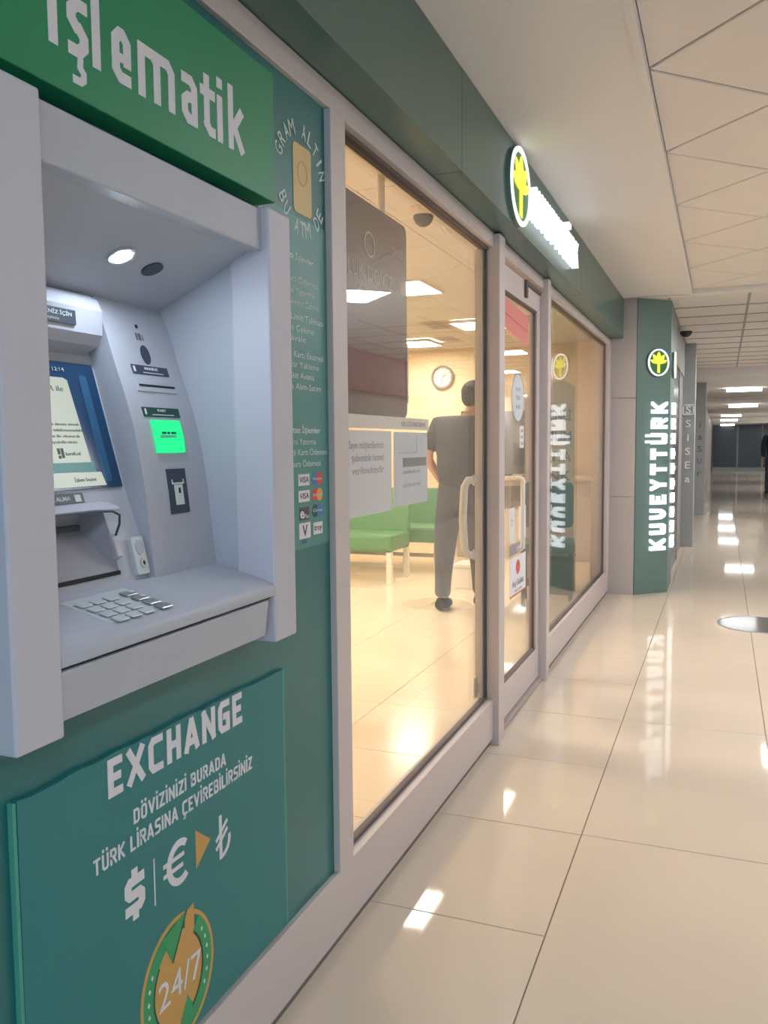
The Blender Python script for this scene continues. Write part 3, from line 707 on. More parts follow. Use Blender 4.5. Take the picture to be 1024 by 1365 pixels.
for i in range(6):
    for s0 in (math.radians(150+13*i), math.radians(-30+13*i)):
        cu, cv = EC+.087*math.cos(s0), EV+.097*math.sin(s0)
        st.prism([(cu-.0035, cv), (cu, cv-.005), (cu+.0035, cv), (cu, cv+.005)], .0012, .0018)
tag(st.build('badge_dots', M['offwhite'], ex), kind='stuff')
text('24/7', FE, 1.135, 1.262, 0.296, .048, M['white'], parent=ex, bold=0, w=.0016)

# ---------------------------------------------------------------- information vinyl to the right of the machine
FD = facade(-0.885)
dc = empty('service_list_decal', (-0.885, 1.72, 1.03), 'pale green vinyl list of services with card logos beside the cash machine', 'decal')
MB(FD).rrect(1.545, 1.861, 1.028, 1.765, .018, 0, .0012, corners=(0, 0, 0, 1)).build('vinyl', M['decal'], dc)
FD2 = facade(-0.8838)
rows = [('Kartlı İşlemler', 1.640, 1.792, 1.682), ('Fatura Ödemesi', 1.640, 1.815, 1.634), ('Para Yatırma', 1.640, 1.793, 1.609), ('Nakit Avans Çekme', 1.615, 1.818, 1.584),
        ('Kart Limit Talimatı', 1.615, 1.838, 1.552), ('Para Çekme', 1.640, 1.788, 1.527), ('Havale', 1.650, 1.748, 1.505), ('Kredi Kartı Ekstresi', 1.618, 1.836, 1.470), ('Kontör Yükleme', 1.625, 1.812, 1.447),
        ('Nakit Avans', 1.645, 1.786, 1.423), ('Hızlı Alım-Satım', 1.635, 1.822, 1.399),
        ('Kartsız İşlemler', 1.640, 1.815, 1.302), ('Para Yatırma', 1.655, 1.792, 1.276), ('Kredi Kartı Ödemesi', 1.635, 1.850, 1.252), ('Fatura Ödemesi', 1.650, 1.815, 1.226)]
for i, (tx_, a_, b_, z_) in enumerate(rows):
    text(tx_, FD2, a_, b_, z_-.012, .0135, M['offwhite'], name='text_line', parent=dc, bold=.012 if i in (0, 11) else 0.0, depth=.0004)
for tx_, zc in (('VISA', 1.184), ('VISA', 1.147)):
    c_ = MB(FD2).box(1.700, 1.755, zc-.013, zc+.013, 0, .0004).build('card_logo', M['white'], dc); text(tx_, FD2, 1.704, 1.75, zc-.006, .013, M['black'], parent=c_, bold=.01, w=.0006, depth=.0003, slant=.15)
for zc, ca, cb, tx_ in ((1.184, 'blue', 'red', 'Maestro'), (1.147, 'red', 'orange', 'MasterCard'), (1.110, 'darkgreen', 'blue', 'Cirrus')):
    c_ = MB(FD2).disc(1.783, zc, .016, .015, 0, .0004, 24).build('card_logo', M[ca], dc)
    MB(FD2).disc(1.806, zc, .016, .015, .0001, .0006, 24).build('second_disc', M[cb], c_); text(tx_, FD2, 1.770, 1.819, zc-.003, .007, M['offwhite'], parent=c_, bold=.01, w=.0009, depth=.0003)
c_ = MB(FD2).box(1.702, 1.752, 1.092, 1.122, 0, .0004).build('card_logo', M['atmdark'], dc); text('e', FD2, 1.706, 1.725, 1.097, .024, M['white'], parent=c_, bold=.02, w=.0006, depth=.0003); text('Plus', FD2, 1.724, 1.750, 1.096, .010, M['white'], parent=c_, w=.0006, depth=.0003)
c_ = MB(FD2).box(1.700, 1.757, 1.050, 1.086, 0, .0004).build('card_logo', M['white'], dc); text('V', FD2, 1.716, 1.741, 1.055, .026, M['atmdark'], parent=c_, bold=.02, w=.0006, depth=.0003); text('PAY', FD2, 1.714, 1.742, 1.039, .008, M['blue'], parent=c_, bold=.01, w=.0006, depth=.0003)
c_ = MB(FD2).box(1.772, 1.820, 1.054, 1.082, 0, .0004).build('card_logo', M['white'], dc); text('troy', FD2, 1.775, 1.817, 1.063, .014, M['black'], parent=c_, bold=.01, w=.0006, depth=.0003)
# gold bar decal
gb = empty('gram_gold_decal', (-0.884, 1.735, 1.73), 'round gold bar decal with curved white wording on the green cladding', 'decal')
MB(FD).rrect(1.700, 1.788, 1.775, 1.925, .012, .0003, .0014).build('gold_bar', M['goldbar'], gb)
MB(FD).ring(1.744, 1.865, .024, .027, .003, .0014, .0018, 24).build('bar_stamp', M['gold'], gb)
def arc_text(s, cu, cv, ra, rb, a_start, a_end, cap, m, parent, flip=False):
    n = len(s)
    for i, ch in enumerate(s):
        if ch == ' ': continue
        a = math.radians(a_start+(a_end-a_start)*i/(n-1))
        pu, pv = cu+ra*math.cos(a), cv+rb*math.sin(a)
        d = Vector((-math.sin(a), math.cos(a))) if flip else Vector((math.sin(a), -math.cos(a)))
        fr = Fr(FD.p(pu, pv), FD.U*d.x+FD.V*d.y, FD.V*d.x-FD.U*d.y, (1, 0, 0))
        hw = cap*(.09 if ch in 'Iİ' else .40 if ch == 'M' else .30)
        text(ch, fr, -hw, hw, 0, cap, m, name='letter', parent=parent, bold=0.0 if ch == 'M' else .01, w=.001)
arc_text('GRAM ALTIN', 1.740, 1.850, .094, .092, 160, 20, .034, M['offwhite'], gb)
arc_text('BU ATM DE', 1.740, 1.850, .122, .124, 212, 328, .034, M['offwhite'], gb, flip=True)

# ---------------------------------------------------------------- lit emblem and letter signs
def palm_emblem(fr, u, v, a, b, w, root, side):
    base = MB(fr).disc(u, v, a*.985, b*.985, 0, w*.7, 44).build('emblem_body', M[side], root)
    MB(fr).ring(u, v, a*.98, b*.98, a*.11, w*.7, w, 44).build('emblem_ring', M['litring'] if side == 'colgreen_lit' else M['litwhite'], root)
    MB(fr).disc(u, v, a*.88, b*.88, w*.7, w*.74, 40).build('emblem_ground', M['litgreen'], root)
    w0, w1 = w*.74, w*1.02
    def leaf(ang, ln, wd):
        c, s_ = math.cos(math.radians(ang)), math.sin(math.radians(ang)); P = []
        for q, hw in ((0, .12), (.35, .8), (.65, 1.0), (.85, .6), (1, 0), (.85, -.6), (.65, -1.0), (.35, -.8), (0, -.12)):
            x, y = q*ln*b, hw*wd*b
            P.append((u+(x*c-y*s_)*a/b*1.05, v-.10*b+(x*s_+y*c)))
        MB(fr).prism(P, w0, w1).build('palm_frond', M['lityellow'], root)
    for ang, ln, wd in ((90, .88, .17), (53, .86, .15), (127, .86, .15), (20, .80, .13), (160, .80, .13)): leaf(ang, ln, wd)
    for i in range(6):
        z0 = v-.06*b-.115*b*i
        MB(fr).prism([(u-.11*a, z0-.09*b), (u+.11*a, z0-.13*b), (u+.11*a, z0-.03*b), (u-.11*a, z0+.01*b)], w0, w1).build('trunk_ring', M['lityellow'], root)
def letter_shape(mb, ch, u0, v0, w, h, w0, w1):
    t = .22*h
    def R(a, b, c, d): mb.prism([(u0+a*w, v0+c*h), (u0+b*w, v0+c*h), (u0+b*w, v0+d*h), (u0+a*w, v0+d*h)], w0, w1)
    def Q(*P): mb.prism([(u0+x*w, v0+y*h) for x, y in P], w0, w1)
    s = t/w
    if ch == 'K': R(0, s, 0, 1); Q((s, .40), (s, .62), (.72, 1), (1.0, 1)); Q((s*.9, .62), (s*.9, .38), (.72, 0), (1.0, 0), (.60, .55))
    elif ch in 'UÜ':
        R(0, s, .12, 1); R(1-s, 1, .12, 1); Q((.12, 0), (.88, 0), (1, .14), (1, .25), (0, .25), (0, .14))
        if ch == 'Ü': R(.10, .36, 1.17, 1.37); R(.64, .90, 1.17, 1.37)
    elif ch == 'V': Q((0, 1), (s, 1), (s*1.1, .42), (.5, .22), (.5, 0), (.25, .06), (.04, .3)); Q((1, 1), (.96, .3), (.75, .06), (.5, 0), (.5, .22), (1-s*1.1, .42), (1-s, 1))
    elif ch == 'E': R(0, s, 0, 1); R(s, 1, 0, .175); R(s, .86, .42, .58); R(s, 1, .825, 1)
    elif ch == 'Y': R(.5-s/2, .5+s/2, 0, .45); Q((0, 1), (s, 1), (.5, .66), (.5, .40), (.36, .40)); Q((1, 1), (.64, .40), (.5, .40), (.5, .66), (1-s, 1))
    elif ch == 'T': R(.5-s/2, .5+s/2, 0, .77); R(0, 1, .77, 1)
    elif ch == 'R': R(0, s, 0, 1); R(s, .8, .78, 1); R(s, .8, .34, .54); R(1-s, 1, .40, .94); Q((.46, .34), (.74, .34), (1, 0), (.70, 0))
WORD = 'KUVEYTTÜRK'
WID = [1.0, .95, .95, .82, 1.0, .95, .95, .95, .95, 1.0]
def letter_sign(fr, u0, u1, v0, h, depth, root):
    gap = .34; tot = sum(WID)+gap*9; k_ = (u1-u0)/tot; u = u0
    for ch, wd in zip(WORD, WID):
        mb = MB(fr); letter_shape(mb, ch, u, v0, wd*k_, h, 0.004, depth); mb.build('letter', M['litwhite'], root)
        u += (wd+gap)*k_
FL = facade(-0.772)
em = empty('emblem_sign', (-0.75, 3.30, 2.13), 'backlit oval palm tree emblem mounted at the left end of the fascia lettering', 'sign')
palm_emblem(FL, 3.365, 2.258, .170, .150, .022, em, 'colgreen')
ls = empty('letter_sign', (-0.75, 4.0, 2.17), 'row of glowing white channel letters on the dark green fascia', 'sign')
letter_sign(FL, 3.56, 4.66, 2.185, .125, .04, ls)

# ---------------------------------------------------------------- corner column with its signs
A = Vector((-0.662, 7.237, 0)); B = Vector((-0.415, 7.473, 0)); e = (B-A).normalized(); nrm = Vector((e.y, -e.x, 0))
cc = empty('corner_column', (-0.65, 7.5, 0), 'square column with grey cladding and a chamfered dark green face', 'column')
core = MB().prism([(-0.90, 7.245), (-0.667, 7.245), (-0.425, 7.478), (-0.425, 8.05), (-0.90, 8.05)], 0, ZC).build('column_core', M['colgrey'], cc)
for z0, z1 in ((0, .812), (.816, 1.620), (1.624, ZC)):
    MB().box(-0.898, -0.668, 7.234, 7.2455, z0, z1).build('cladding_panel', M['colgrey'], cc, bevel=.001, seg=1)
Fc = Fr(A, e, (0, 0, 1), nrm)
MB(Fc).box(0.0, .3416, 0, ZC, -.012, 0).build('green_face', M['colgreen'], cc)
MB().box(-0.427, -0.415, 7.474, 8.04, 0, ZC).build('green_face', M['colgreen'], cc)
def vertical_sign(fr_face, s_logo, s0, hletter, z0, z1, zl, al, bl, what):
    r = empty('emblem_sign', fr_face.p(s_logo, zl, .02), 'small oval palm tree emblem lit on the '+what, 'sign')
    palm_emblem(fr_face, s_logo, zl, al, bl, .030, r, 'colgreen')
    r2 = empty('letter_sign', fr_face.p(s0, z0, .02), 'vertical column of glowing white letters on the '+what, 'sign')
    fr2 = Fr(fr_face.p(s0, 0, 0), fr_face.V, -fr_face.U, fr_face.W)
    letter_sign(fr2, z0, z1, 0, hletter, .035, r2)
vertical_sign(Fc, .196, .292, .15, .362, 1.592, 1.909, .107, .112, 'chamfered green face of the corner column')
Fs = Fr((-0.415, 7.474, 0), (0, 1, 0), (0, 0, 1), (1, 0, 0))
vertical_sign(Fs, .20, .30, .17, .362, 1.592, 1.909, .107, .112, 'corridor side of the corner column')

# ---------------------------------------------------------------- corridor beyond
wl = struct(MB().box(-0.90, -0.46, 8.05, 41.0, -0.01, 2.6).build('wall_left_far', M['brownwall']))
MB().box(-0.46, -0.44, 8.05, 10.7, 2.02, 2.44).build('bulkhead', M['pillargrey'], wl)
MB().box(-0.46, -0.448, 8.25, 9.6, 0.0, 2.0).build('shop_pane', M['fardark'], wl); MB().box(-0.46, -0.44, 9.62, 9.72, 0, 2.02).build('post', M['pillargrey'], wl)
MB().box(-0.46, -0.44, 11.3, 15.6, 1.98, 2.4).build('bulkhead', M['pillargrey'], wl)
def pillar(x1, y0, y1, lab, letters, zt, zb, cap, framed, lm='farletters'):
    r = empty('sign_pillar', (-.4, (y0+y1)/2, 0), lab, 'pillar')
    MB().box(-0.47, x1, y0, y1, 0, 2.42).build('shaft', M['pillargrey'], r, bevel=.004)
    fr = Fr((0, y0, 0), (1, 0, 0), (0, 0, 1), (0, -1, 0)); cxp = (-0.46+x1)/2-.002
    n = len(letters)
    for i, ch in enumerate(letters):
        z = zt-(zt-zb)*i/(n-1)
        hw_ = cap*(.09 if ch in 'iI' else .34)
        text(ch, fr, cxp-hw_, cxp+hw_, z-cap/2, cap, M[lm], name='letter', parent=r, bold=.012, w=.004, depth=.008)
    if framed:
        q = cap*.75; MB(fr).box(cxp-q, cxp+q, zt+q*.75, zt+q, 0, .01).box(cxp-q, cxp+q, zt-q, zt-q*.75, 0, .01).box(cxp-q, cxp-q*.8, zt-q, zt+q, 0, .01).box(cxp+q*.8, cxp+q, zt-q, zt+q, 0, .01).build('sign_frame', M['farletters'], r)
pillar(-0.318, 10.8, 11.1, 'pale grey pillar with stacked white letters just beyond the green column', 'SSiSEa', 1.64, 0.82, .085, True)
pillar(-0.285, 15.7, 16.0, 'narrow grey pillar with dark stacked letters further down the corridor', 'iaSUr', 1.55, 0.72, .10, False, 'darkprint')
dm = empty('dome_camera', (-0.37, 9.2, 2.34), 'small white dome camera on the ceiling past the green column', 'camera')
MB().tube([(-0.37, 9.2, 2.42), (-0.37, 9.2, 2.37)], .075, 18).build('housing', M['whitemetal'], dm)
MB().sphere((-0.37, 9.2, 2.37), (.06, .06, .06), 16, 6, math.pi/2, math.pi).build('dome', M['monitor'], dm, smooth=True)
# far end: dark glazed front
wf = struct(MB().box(-0.9, 2.5, 40.4, 40.6, -0.01, 2.6).build('wall_far', M['farwall']))
wfd = empty('window_3', (0.6, 40.35, 0), kind='structure')
for x0, x1 in ((-0.40, 0.55), (0.62, 1.55), (1.62, 2.35)): MB().box(x0, x1, 40.30, 40.34, 0.12, 1.95).build('pane', M['fardark'], wfd)
for x0 in (0.55, 1.55): MB().box(x0, x0+.07, 40.28, 40.36, 0.10, 1.97).build('mullion', M['brownwall'], wfd)
MB().box(-0.45, 2.35, 40.27, 40.38, 0.0, 0.12).build('sill_rail', M['pillargrey'], wfd)
FARL = [(0.347, 17.6, 2.245, .31, 'first bright ceiling strip light down the corridor, nearest the column'), (0.483, 25.0, 2.235, .36, 'second bright ceiling strip light down the corridor, set furthest right'),
        (0.236, 31.0, 2.125, .31, 'third corridor strip light, first of the tight far trio'), (0.19, 35.0, 2.065, .30, 'middle strip light of the tight far trio'), (0.158, 39.0, 1.96, .27, 'last strip light just above the dark glass at the end')]
M['lamp_strip'] = emat('strip_light', (246, 250, 252), 9.0)
for x, y, z, hw, lab in FARL:
    r_ = empty('ceiling_light', (x, y, z), lab, 'ceiling light', 'corridor strip lights')
    t_ = y/17.6*(.042 if y < 30 else .020)
    MB().box(x-hw, x+hw, y-.09, y+.09, z-t_, z+t_).build('diffuser', M['lamp_strip'], r_, bevel=.008)
    MB().box(x-hw-.02, x+hw+.02, y-.07, y+.07, z+t_, z+t_+.02).build('housing', M['whitemetal'], r_)
light_panel('ceiling_light', 0.77, 10.6, 2.388, .28, .28, 0, M['lamp_fill'], 'unseen square fill light added under the tiled corridor ceiling right of the frame', 'corridor strip lights')  # unseen panel, added to supply light to this stretch
for y_, z_, w_ in ((17.6, 2.24, 'nearest'), (25.0, 2.23, 'second'), (31.0, 2.12, 'third'), (36.0, 2.06, 'farthest')):
    light_panel('ceiling_light', 1.95, y_, z_, .30, .30, 0, M['lamp_fill'], w_+' of the added square fill lights along the right wall, outside the picture', 'added corridor fill lights off frame')  # unseen panels added to brighten the lowered ceilings
light_panel('ceiling_light', 1.5, 13.4, 2.388, .28, .28, 0, M['lamp_fill'], 'unseen square fill light added under the tiled corridor ceiling on the right', 'corridor strip lights')  # second unseen panel added for its light
# steel floor hatch
hx = empty('floor_hatch', (0.27, 6.32, 0), 'round steel cover set in the floor tiles at the right edge', 'floor cover')
FH = Fr((0.27, 6.32, 0))
MB(FH).disc(0, 0, .275, .275, 0.0003, .003, 48).build('cover', M['hatch'], hx)
MB(FH).ring(0, 0, .285, .285, .012, 0.0003, .0036, 48).build('rim', M['metal'], hx)
# opposite shop's red sign, seen only as a reflection
MB().box(2.28, 2.40, 8.6, 12.2, 1.92, 2.40).build('red_shop_sign', M['redsign'])
tag(bpy.data.objects['red_shop_sign'], 'red sign board on the opposite shop, seen only reflected in the glass', 'sign')

# ---------------------------------------------------------------- things in and on the windows
# hanging screen
hs = empty('hanging_screen', (-1.0, 2.3, 1.35), 'dark hanging information screen with pale heading behind the first window', 'screen')
FX = facade(-1.0)
MB(FX).rrect(1.98, 2.735, 1.350, 1.985, .03, -.045, 0, corners=(1, 1, 1, 1)).build('panel', M['display'], hs, bevel=.003)
text('GÜNLÜK DÖVİZ', FX, 2.10, 2.60, 1.752, .044, M['displaytext'], parent=hs, bold=.0)
text('KURLARI', FX, 2.32, 2.48, 1.700, .030, M['displaytext'], parent=hs)
MB(FX).ring(2.407, 1.860, .042, .038, .006, 0, .002, 36).build('emblem', M['displaytext'], hs)
text('24.03', FX, 2.60, 2.69, 1.870, .024, M['displaytext'], parent=hs)
MB(FX).box(2.725, 2.735, 1.40, 1.60, -.02, .004).build('edge_rail', M['whitemetal'], hs)
MB(FX).tube([(2.585, 1.985, -.03), (2.585, 2.45, -.03)], .012, 10).build('rod', M['whitemetal'], hs, smooth=True)
MB(FX).tube([(2.10, 1.985, -.03), (2.10, 2.45, -.03)], .012, 10).build('rod', M['whitemetal'], hs, smooth=True)
# notices taped inside the glass
FG = facade(-0.920)
n1 = empty('notice_sheet', (-0.92, 2.2, 1.07), 'left white notice sheet with three grey text lines on the first window', 'notice')
MB(FG).box(1.96, 2.372, 1.066, 1.302, -.002, 0).build('sheet', M['paper'], n1)
for i, s in enumerate(('Sayın müşterilerimiz', 'şubemizde hizmet', 'verilmektedir')):
    text(s, FG, 2.08 if i else 2.06, 2.31, 1.252-.035*i, .020, M['greyprint'], name='text_line', parent=n1)
n2 = empty('notice_sheet', (-0.92, 2.56, 1.07), 'right bluish notice sheet with a dark printed bar on the first window', 'notice')
MB(FG).box(2.395, 2.705, 1.072, 1.300, -.002, 0).build('sheet', M['paperblue'], n2)
MB(FG).box(2.47, 2.69, 1.192, 1.220, 0, .0008).build('printed_bar', M['darkprint'], n2)
q = MB(FG).box(2.43, 2.60, 1.235, 1.237, 0, .0008).box(2.598, 2.60, 1.237, 1.29, 0, .0008); q.build('printed_box', M['greyprint'], n2)
for zc in (1.170, 1.128): text('ÇALIŞMA SAATLERİ', FG, 2.47, 2.63, zc, .010, M['greyprint'], name='text_line', parent=n2)
n3 = MB(FG).box(1.96, 2.72, 1.308, 1.345, -.004, 0).build('sign_holder', M['whitemetal']); tag(n3, 'clear plastic header strip above the two notice sheets', 'sign holder')
text('BİLGİLENDİRME', FG, 2.46, 2.69, 1.318, .014, M['greyprint'], parent=n3)
# pull handle inside, beside the first post
ph = empty('pull_handle', (-0.95, 3.34, 0.80), 'white tubular pull handle at the right edge of the first window', 'handle')
MB(FP).tube([(3.34, 1.115, -.93), (3.318, 1.115, -.955), (3.30, 1.09, -.965), (3.298, 0.96, -.972), (3.30, 0.835, -.965), (3.318, 0.81, -.955), (3.34, 0.81, -.93)], .016, 12).build('grip', M['whitemetal'], ph, smooth=True)
MB(FP).tube([(3.34, 1.115, -.94), (3.34, 1.115, -.93)], .022, 14).tube([(3.34, .81, -.94), (3.34, .81, -.93)], .022, 14).build('rosette', M['metal'], ph, smooth=True)
fb_ = empty('floor_bolt', (-0.935, 3.33, 0.22), 'small steel bolt low on the right edge of the first window', 'bolt')
MB(FP).box(3.325, 3.35, .215, .30, -.935, -.925).build('plate', M['metal'], fb_, bevel=.002)
MB(FP).tube([(3.338, .235, -.920), (3.338, .275, -.920)], .007, 10).build('knob', M['metal'], fb_, smooth=True)
# door stickers
FG2 = facade(-0.899)
def sticker(name, label, cat): return empty(name, (-0.9, 4.0, 1.0), label, cat)
s_ = sticker('red_sticker', 'faded red rectangular sticker at the top of the glass door', 'sticker')
MB(FG2).prism([(3.60, 1.775), (4.175, 1.735), (4.175, 1.875), (3.60, 1.905)], 0, .001).build('sheet', M['stickerred'], s_); MB(FG2).prism([(3.60, 1.835), (4.175, 1.80), (4.175, 1.806), (3.60, 1.842)], .001, .0016).build('stripe', M['red'], s_)
s_ = sticker('oval_sticker', 'pale oval sticker with grey text on the glass door', 'sticker')
MB(FG2).disc(3.965, 1.475, .125, .110, 0, .001).build('sheet', M['paperblue'], s_); MB(FG2).ring(3.965, 1.475, .13, .115, .006, 0, .0014).build('rim', M['greyprint'], s_)
for i, t_ in enumerate(('KAPI', 'İTİNİZ', 'AÇIK')): text(t_, FG2, 3.92, 4.01, 1.505-.04*i, .018, M['greyprint'], name='text_line', parent=s_, w=.0012)
s_ = sticker('label_strip', 'small upright white label below the oval sticker on the door', 'sticker')
MB(FG2).box(4.01, 4.09, 1.24, 1.345, 0, .001).build('sheet', M['paper'], s_)
for i in range(3): MB(FG2).box(4.03, 4.07, 1.255+.03*i, 1.268+.03*i, .001, .0014).build('text_line', M['greyprint'], s_)
s_ = sticker('door_notice', 'left of the two white notices by the door handle', 'notice'); MB(FG2).box(3.80, 3.90, .80, .965, 0, .001).build('sheet', M['paper'], s_); text('İT', FG2, 3.83, 3.87, .88, .03, M['greyprint'], parent=s_, w=.0012)
s_ = sticker('door_notice', 'right of the two white notices by the door handle', 'notice'); MB(FG2).box(4.00, 4.145, .80, .960, 0, .001).build('sheet', M['paper'], s_); text('ÇEK', FG2, 4.04, 4.10, .88, .03, M['greyprint'], parent=s_, w=.0012)
s_ = sticker('opening_hours_plate', 'dark grey strip under the two door notices', 'sticker'); MB(FG2).box(3.80, 4.14, .742, .792, 0, .001).build('sheet', M['greyprint'], s_); text('SAATLER', FG2, 3.95, 4.10, .757, .018, M['paper'], parent=s_, w=.0012)
s_ = sticker('welcome_sticker', 'white sticker with a red round mark low on the glass door', 'sticker')
MB(FG2).box(3.81, 4.145, .545, .728, 0, .001).build('sheet', M['paper'], s_); MB(FG2).disc(3.975, .675, .045, .036, .001, .0016, 24).build('mark', M['stickerred'], s_); MB(FG2).ring(3.975, .675, .03, .024, .012, .0016, .002, 20).build('mark_ring', M['red'], s_)
text('Hoş Geldiniz', FG2, 3.86, 4.10, .588, .03, M['darkprint'], parent=s_, bold=.01, w=.0012); text('WELCOME', FG2, 3.90, 4.06, .560, .012, M['greyprint'], parent=s_, w=.0012); MB(FG2).box(3.81, 4.145, .545, .552, .001, .0014).build('stripe', M['red'], s_)
# dome camera inside
dc2 = empty('dome_camera', (-1.43, 4.16, 2.36), 'dark dome camera under the shop ceiling behind the first window', 'camera')
MB().tube([(-1.43, 4.16, 2.45), (-1.43, 4.16, 2.41)], .07, 18).build('housing', M['whitemetal'], dc2); MB().sphere((-1.43, 4.16, 2.41), (.052, .052, .055), 16, 6, math.pi/2, math.pi).build('dome', M['monitor'], dc2, smooth=True)
# clock
ckx = empty('wall_clock', (-3.30, 10.33, 2.10), 'round grey-rimmed wall clock on the cream back wall of the shop', 'clock')
FK = Fr((-3.306, 10.348, 2.10), (1, 0, 0), (0, 0, 1), (0, -1, 0))
MB(FK).disc(0, 0, .125, .125, 0, .02, 40).build('dial', M['white'], ckx); MB(FK).ring(0, 0, .148, .148, .026, 0, .045, 44).build('rim', mat('clock_rim', (150, 138, 122), .4), ckx, bevel=.004)
MB(FK).bar((0, 0), (.05, .035), .008, .02, .024).build('hand', M['black'], ckx); MB(FK).bar((0, 0), (-.02, -.085), .006, .022, .026).build('hand', M['black'], ckx)
tk = MB(FK)
for i in range(12): tk.bar((.10*math.cos(i*math.pi/6), .10*math.sin(i*math.pi/6)), (.115*math.cos(i*math.pi/6), .115*math.sin(i*math.pi/6)), .006, .02, .022)
tk.build('hour_marks', M['black'], ckx)
# benches
def bench(x1, y0, L_, lab, lean=.06):
    r = empty('waiting_bench', (x1-L_/2, y0+.25, 0), lab, 'bench', 'green waiting benches')
    MB().box(x1-L_, x1, y0, y0+.50, .285, .44).build('seat', M['bench'], r, bevel=.03)
    MB(Fr((0, 0, 0), (0, 1, 0), (0, 0, 1), (1, 0, 0))).prism([(y0+.46, .40), (y0+.56, .40), (y0+.56+lean, .80), (y0+.50+lean, .80)], x1-L_, x1-.02).build('backrest', M['bench'], r, bevel=.015)
    for a, b in ((x1-.03, y0+.02), (x1-.03, y0+.46), (x1-L_+.03, y0+.02), (x1-L_+.03, y0+.46)):
        MB().box(a-.025, a+.025, b-.02, b+.03, 0, .285).build('leg', M['whitemetal'], r, bevel=.003)
    MB().box(x1-L_+.05, x1-.05, y0+.46, y0+.48, .08, .12).build('rail', M['whitemetal'], r)
    return r
bench(-2.76, 7.10, 1.6, 'nearer green upholstered waiting bench with white legs in the shop')
bench(-2.58, 7.92, 1.5, 'further green waiting bench partly behind the standing person')
# counter with monitors seen through the door
ct = empty('service_counter', (-2.2, 9.3, 0), 'grey service counter with pale top at the back of the shop', 'counter')
MB().box(-2.75, -1.25, 9.1, 9.6, 0, .86).build('body', M['counterlight'], ct, bevel=.005); MB().box(-2.80, -1.2, 9.03, 9.66, .86, .90).build('top', M['counterlight'], ct, bevel=.005)
MB().box(-2.70, -1.75, 9.095, 9.10, .55, .80).build('front_panel', M['counter'], ct)
sc2 = empty('counter_screen', (-2.1, 9.4, .90), 'dark grey dividing screen standing on the service counter', 'screen')
MB().box(-2.55, -1.72, 9.35, 9.39, .92, 1.62).build('panel', M['counter'], sc2, bevel=.004); MB().box(-2.4, -2.2, 9.30, 9.44, .90, .925).build('foot', M['monitor'], sc2)
mn = empty('desk_monitor', (-1.95, 9.15, .90), 'black monitor on the service counter seen through the door', 'monitor')
MB().box(-2.12, -1.70, 9.14, 9.17, 1.02, 1.27).build('panel', M['monitor'], mn, bevel=.005); MB().box(-1.95, -1.87, 9.16, 9.19, .92, 1.06).build('stem', M['monitor'], mn); MB().box(-2.03, -1.79, 9.10, 9.24, .90, .915).build('foot', M['monitor'], mn, bevel=.003)
# arched banner, chair and bin behind the second window
bn = empty('arched_banner', (-1.41, 7.55, 0), 'tall grey arched display board with dark lettering behind the second window', 'display board')
FBn = Fr((-1.41, 7.55, 0), Vector((.985, .17, 0)), (0, 0, 1), None)
Pb = [(-.23, .05), (.20, .05), (.20, 1.75)]+[(.20-.43*q/12, 1.75+.055*math.sin(math.pi*.5*min(1, q/3))-.16*max(0, (q-3)/9)**1.6) for q in range(1, 13)]
MB(FBn).prism(Pb, -.03, 0).build('board', M['banner'], bn)
for i, (t_, z_) in enumerate((('GÜVENLİ', 1.46), ('KATILIM', 1.28), ('DÜNYA', 1.10), ('BANK', .93))):
    text(t_, FBn, -.19, .17, z_, .085, M['bannertext'], name='text_line', parent=bn, bold=.01)
MB(FBn).box(-.24, .21, 0, .05, -.15, .12).build('foot', M['counter'], bn)
ch = empty('office_chair', (-1.30, 6.80, 0), 'dark green upholstered chair behind the second window', 'chair')
FCh = Fr((-1.30, 6.84, 0), (.985, .17, 0), (0, 0, 1), None)
MB(FCh).rrect(-.2, .2, .58, .95, .05, -.06, .0).build('backrest', M['chairgreen'], ch, bevel=.01); MB(FCh).rrect(-.21, .21, .42, .50, .03, .0, .42).build('seat', M['chairgreen'], ch, bevel=.01)
for a, b in ((-.18, .03), (.18, .03), (-.18, .38), (.18, .38)): MB(FCh).box(a-.015, a+.015, 0, .42, b-.015, b+.015).build('leg', M['monitor'], ch)
MB(FCh).box(-.03, .03, .48, .62, -.03, -.01).build('spine', M['monitor'], ch)
bi = empty('waste_bin', (-1.265, 7.15, 0), 'square dark waste bin standing by the second window', 'bin')
MB().prism([(-1.38, 7.04), (-1.15, 7.04), (-1.15, 7.26), (-1.38, 7.26)], 0, .30).build('body', M['chairgreen'], bi, bevel=.01); MB().box(-1.39, -1.14, 7.03, 7.27, .30, .325).build('rim', M['monitor'], bi, bevel=.004)
# white box behind the standing person
wb = empty('storage_box', (-1.95, 7.2, 0), 'low white box on the floor beside the standing person', 'box')
MB().box(-2.16, -1.84, 7.05, 7.33, 0, .19).build('body', M['whitemetal'], wb, bevel=.006); MB().box(-2.17, -1.83, 7.04, 7.34, .19, .215).build('lid', M['whitemetal'], wb, bevel=.004)

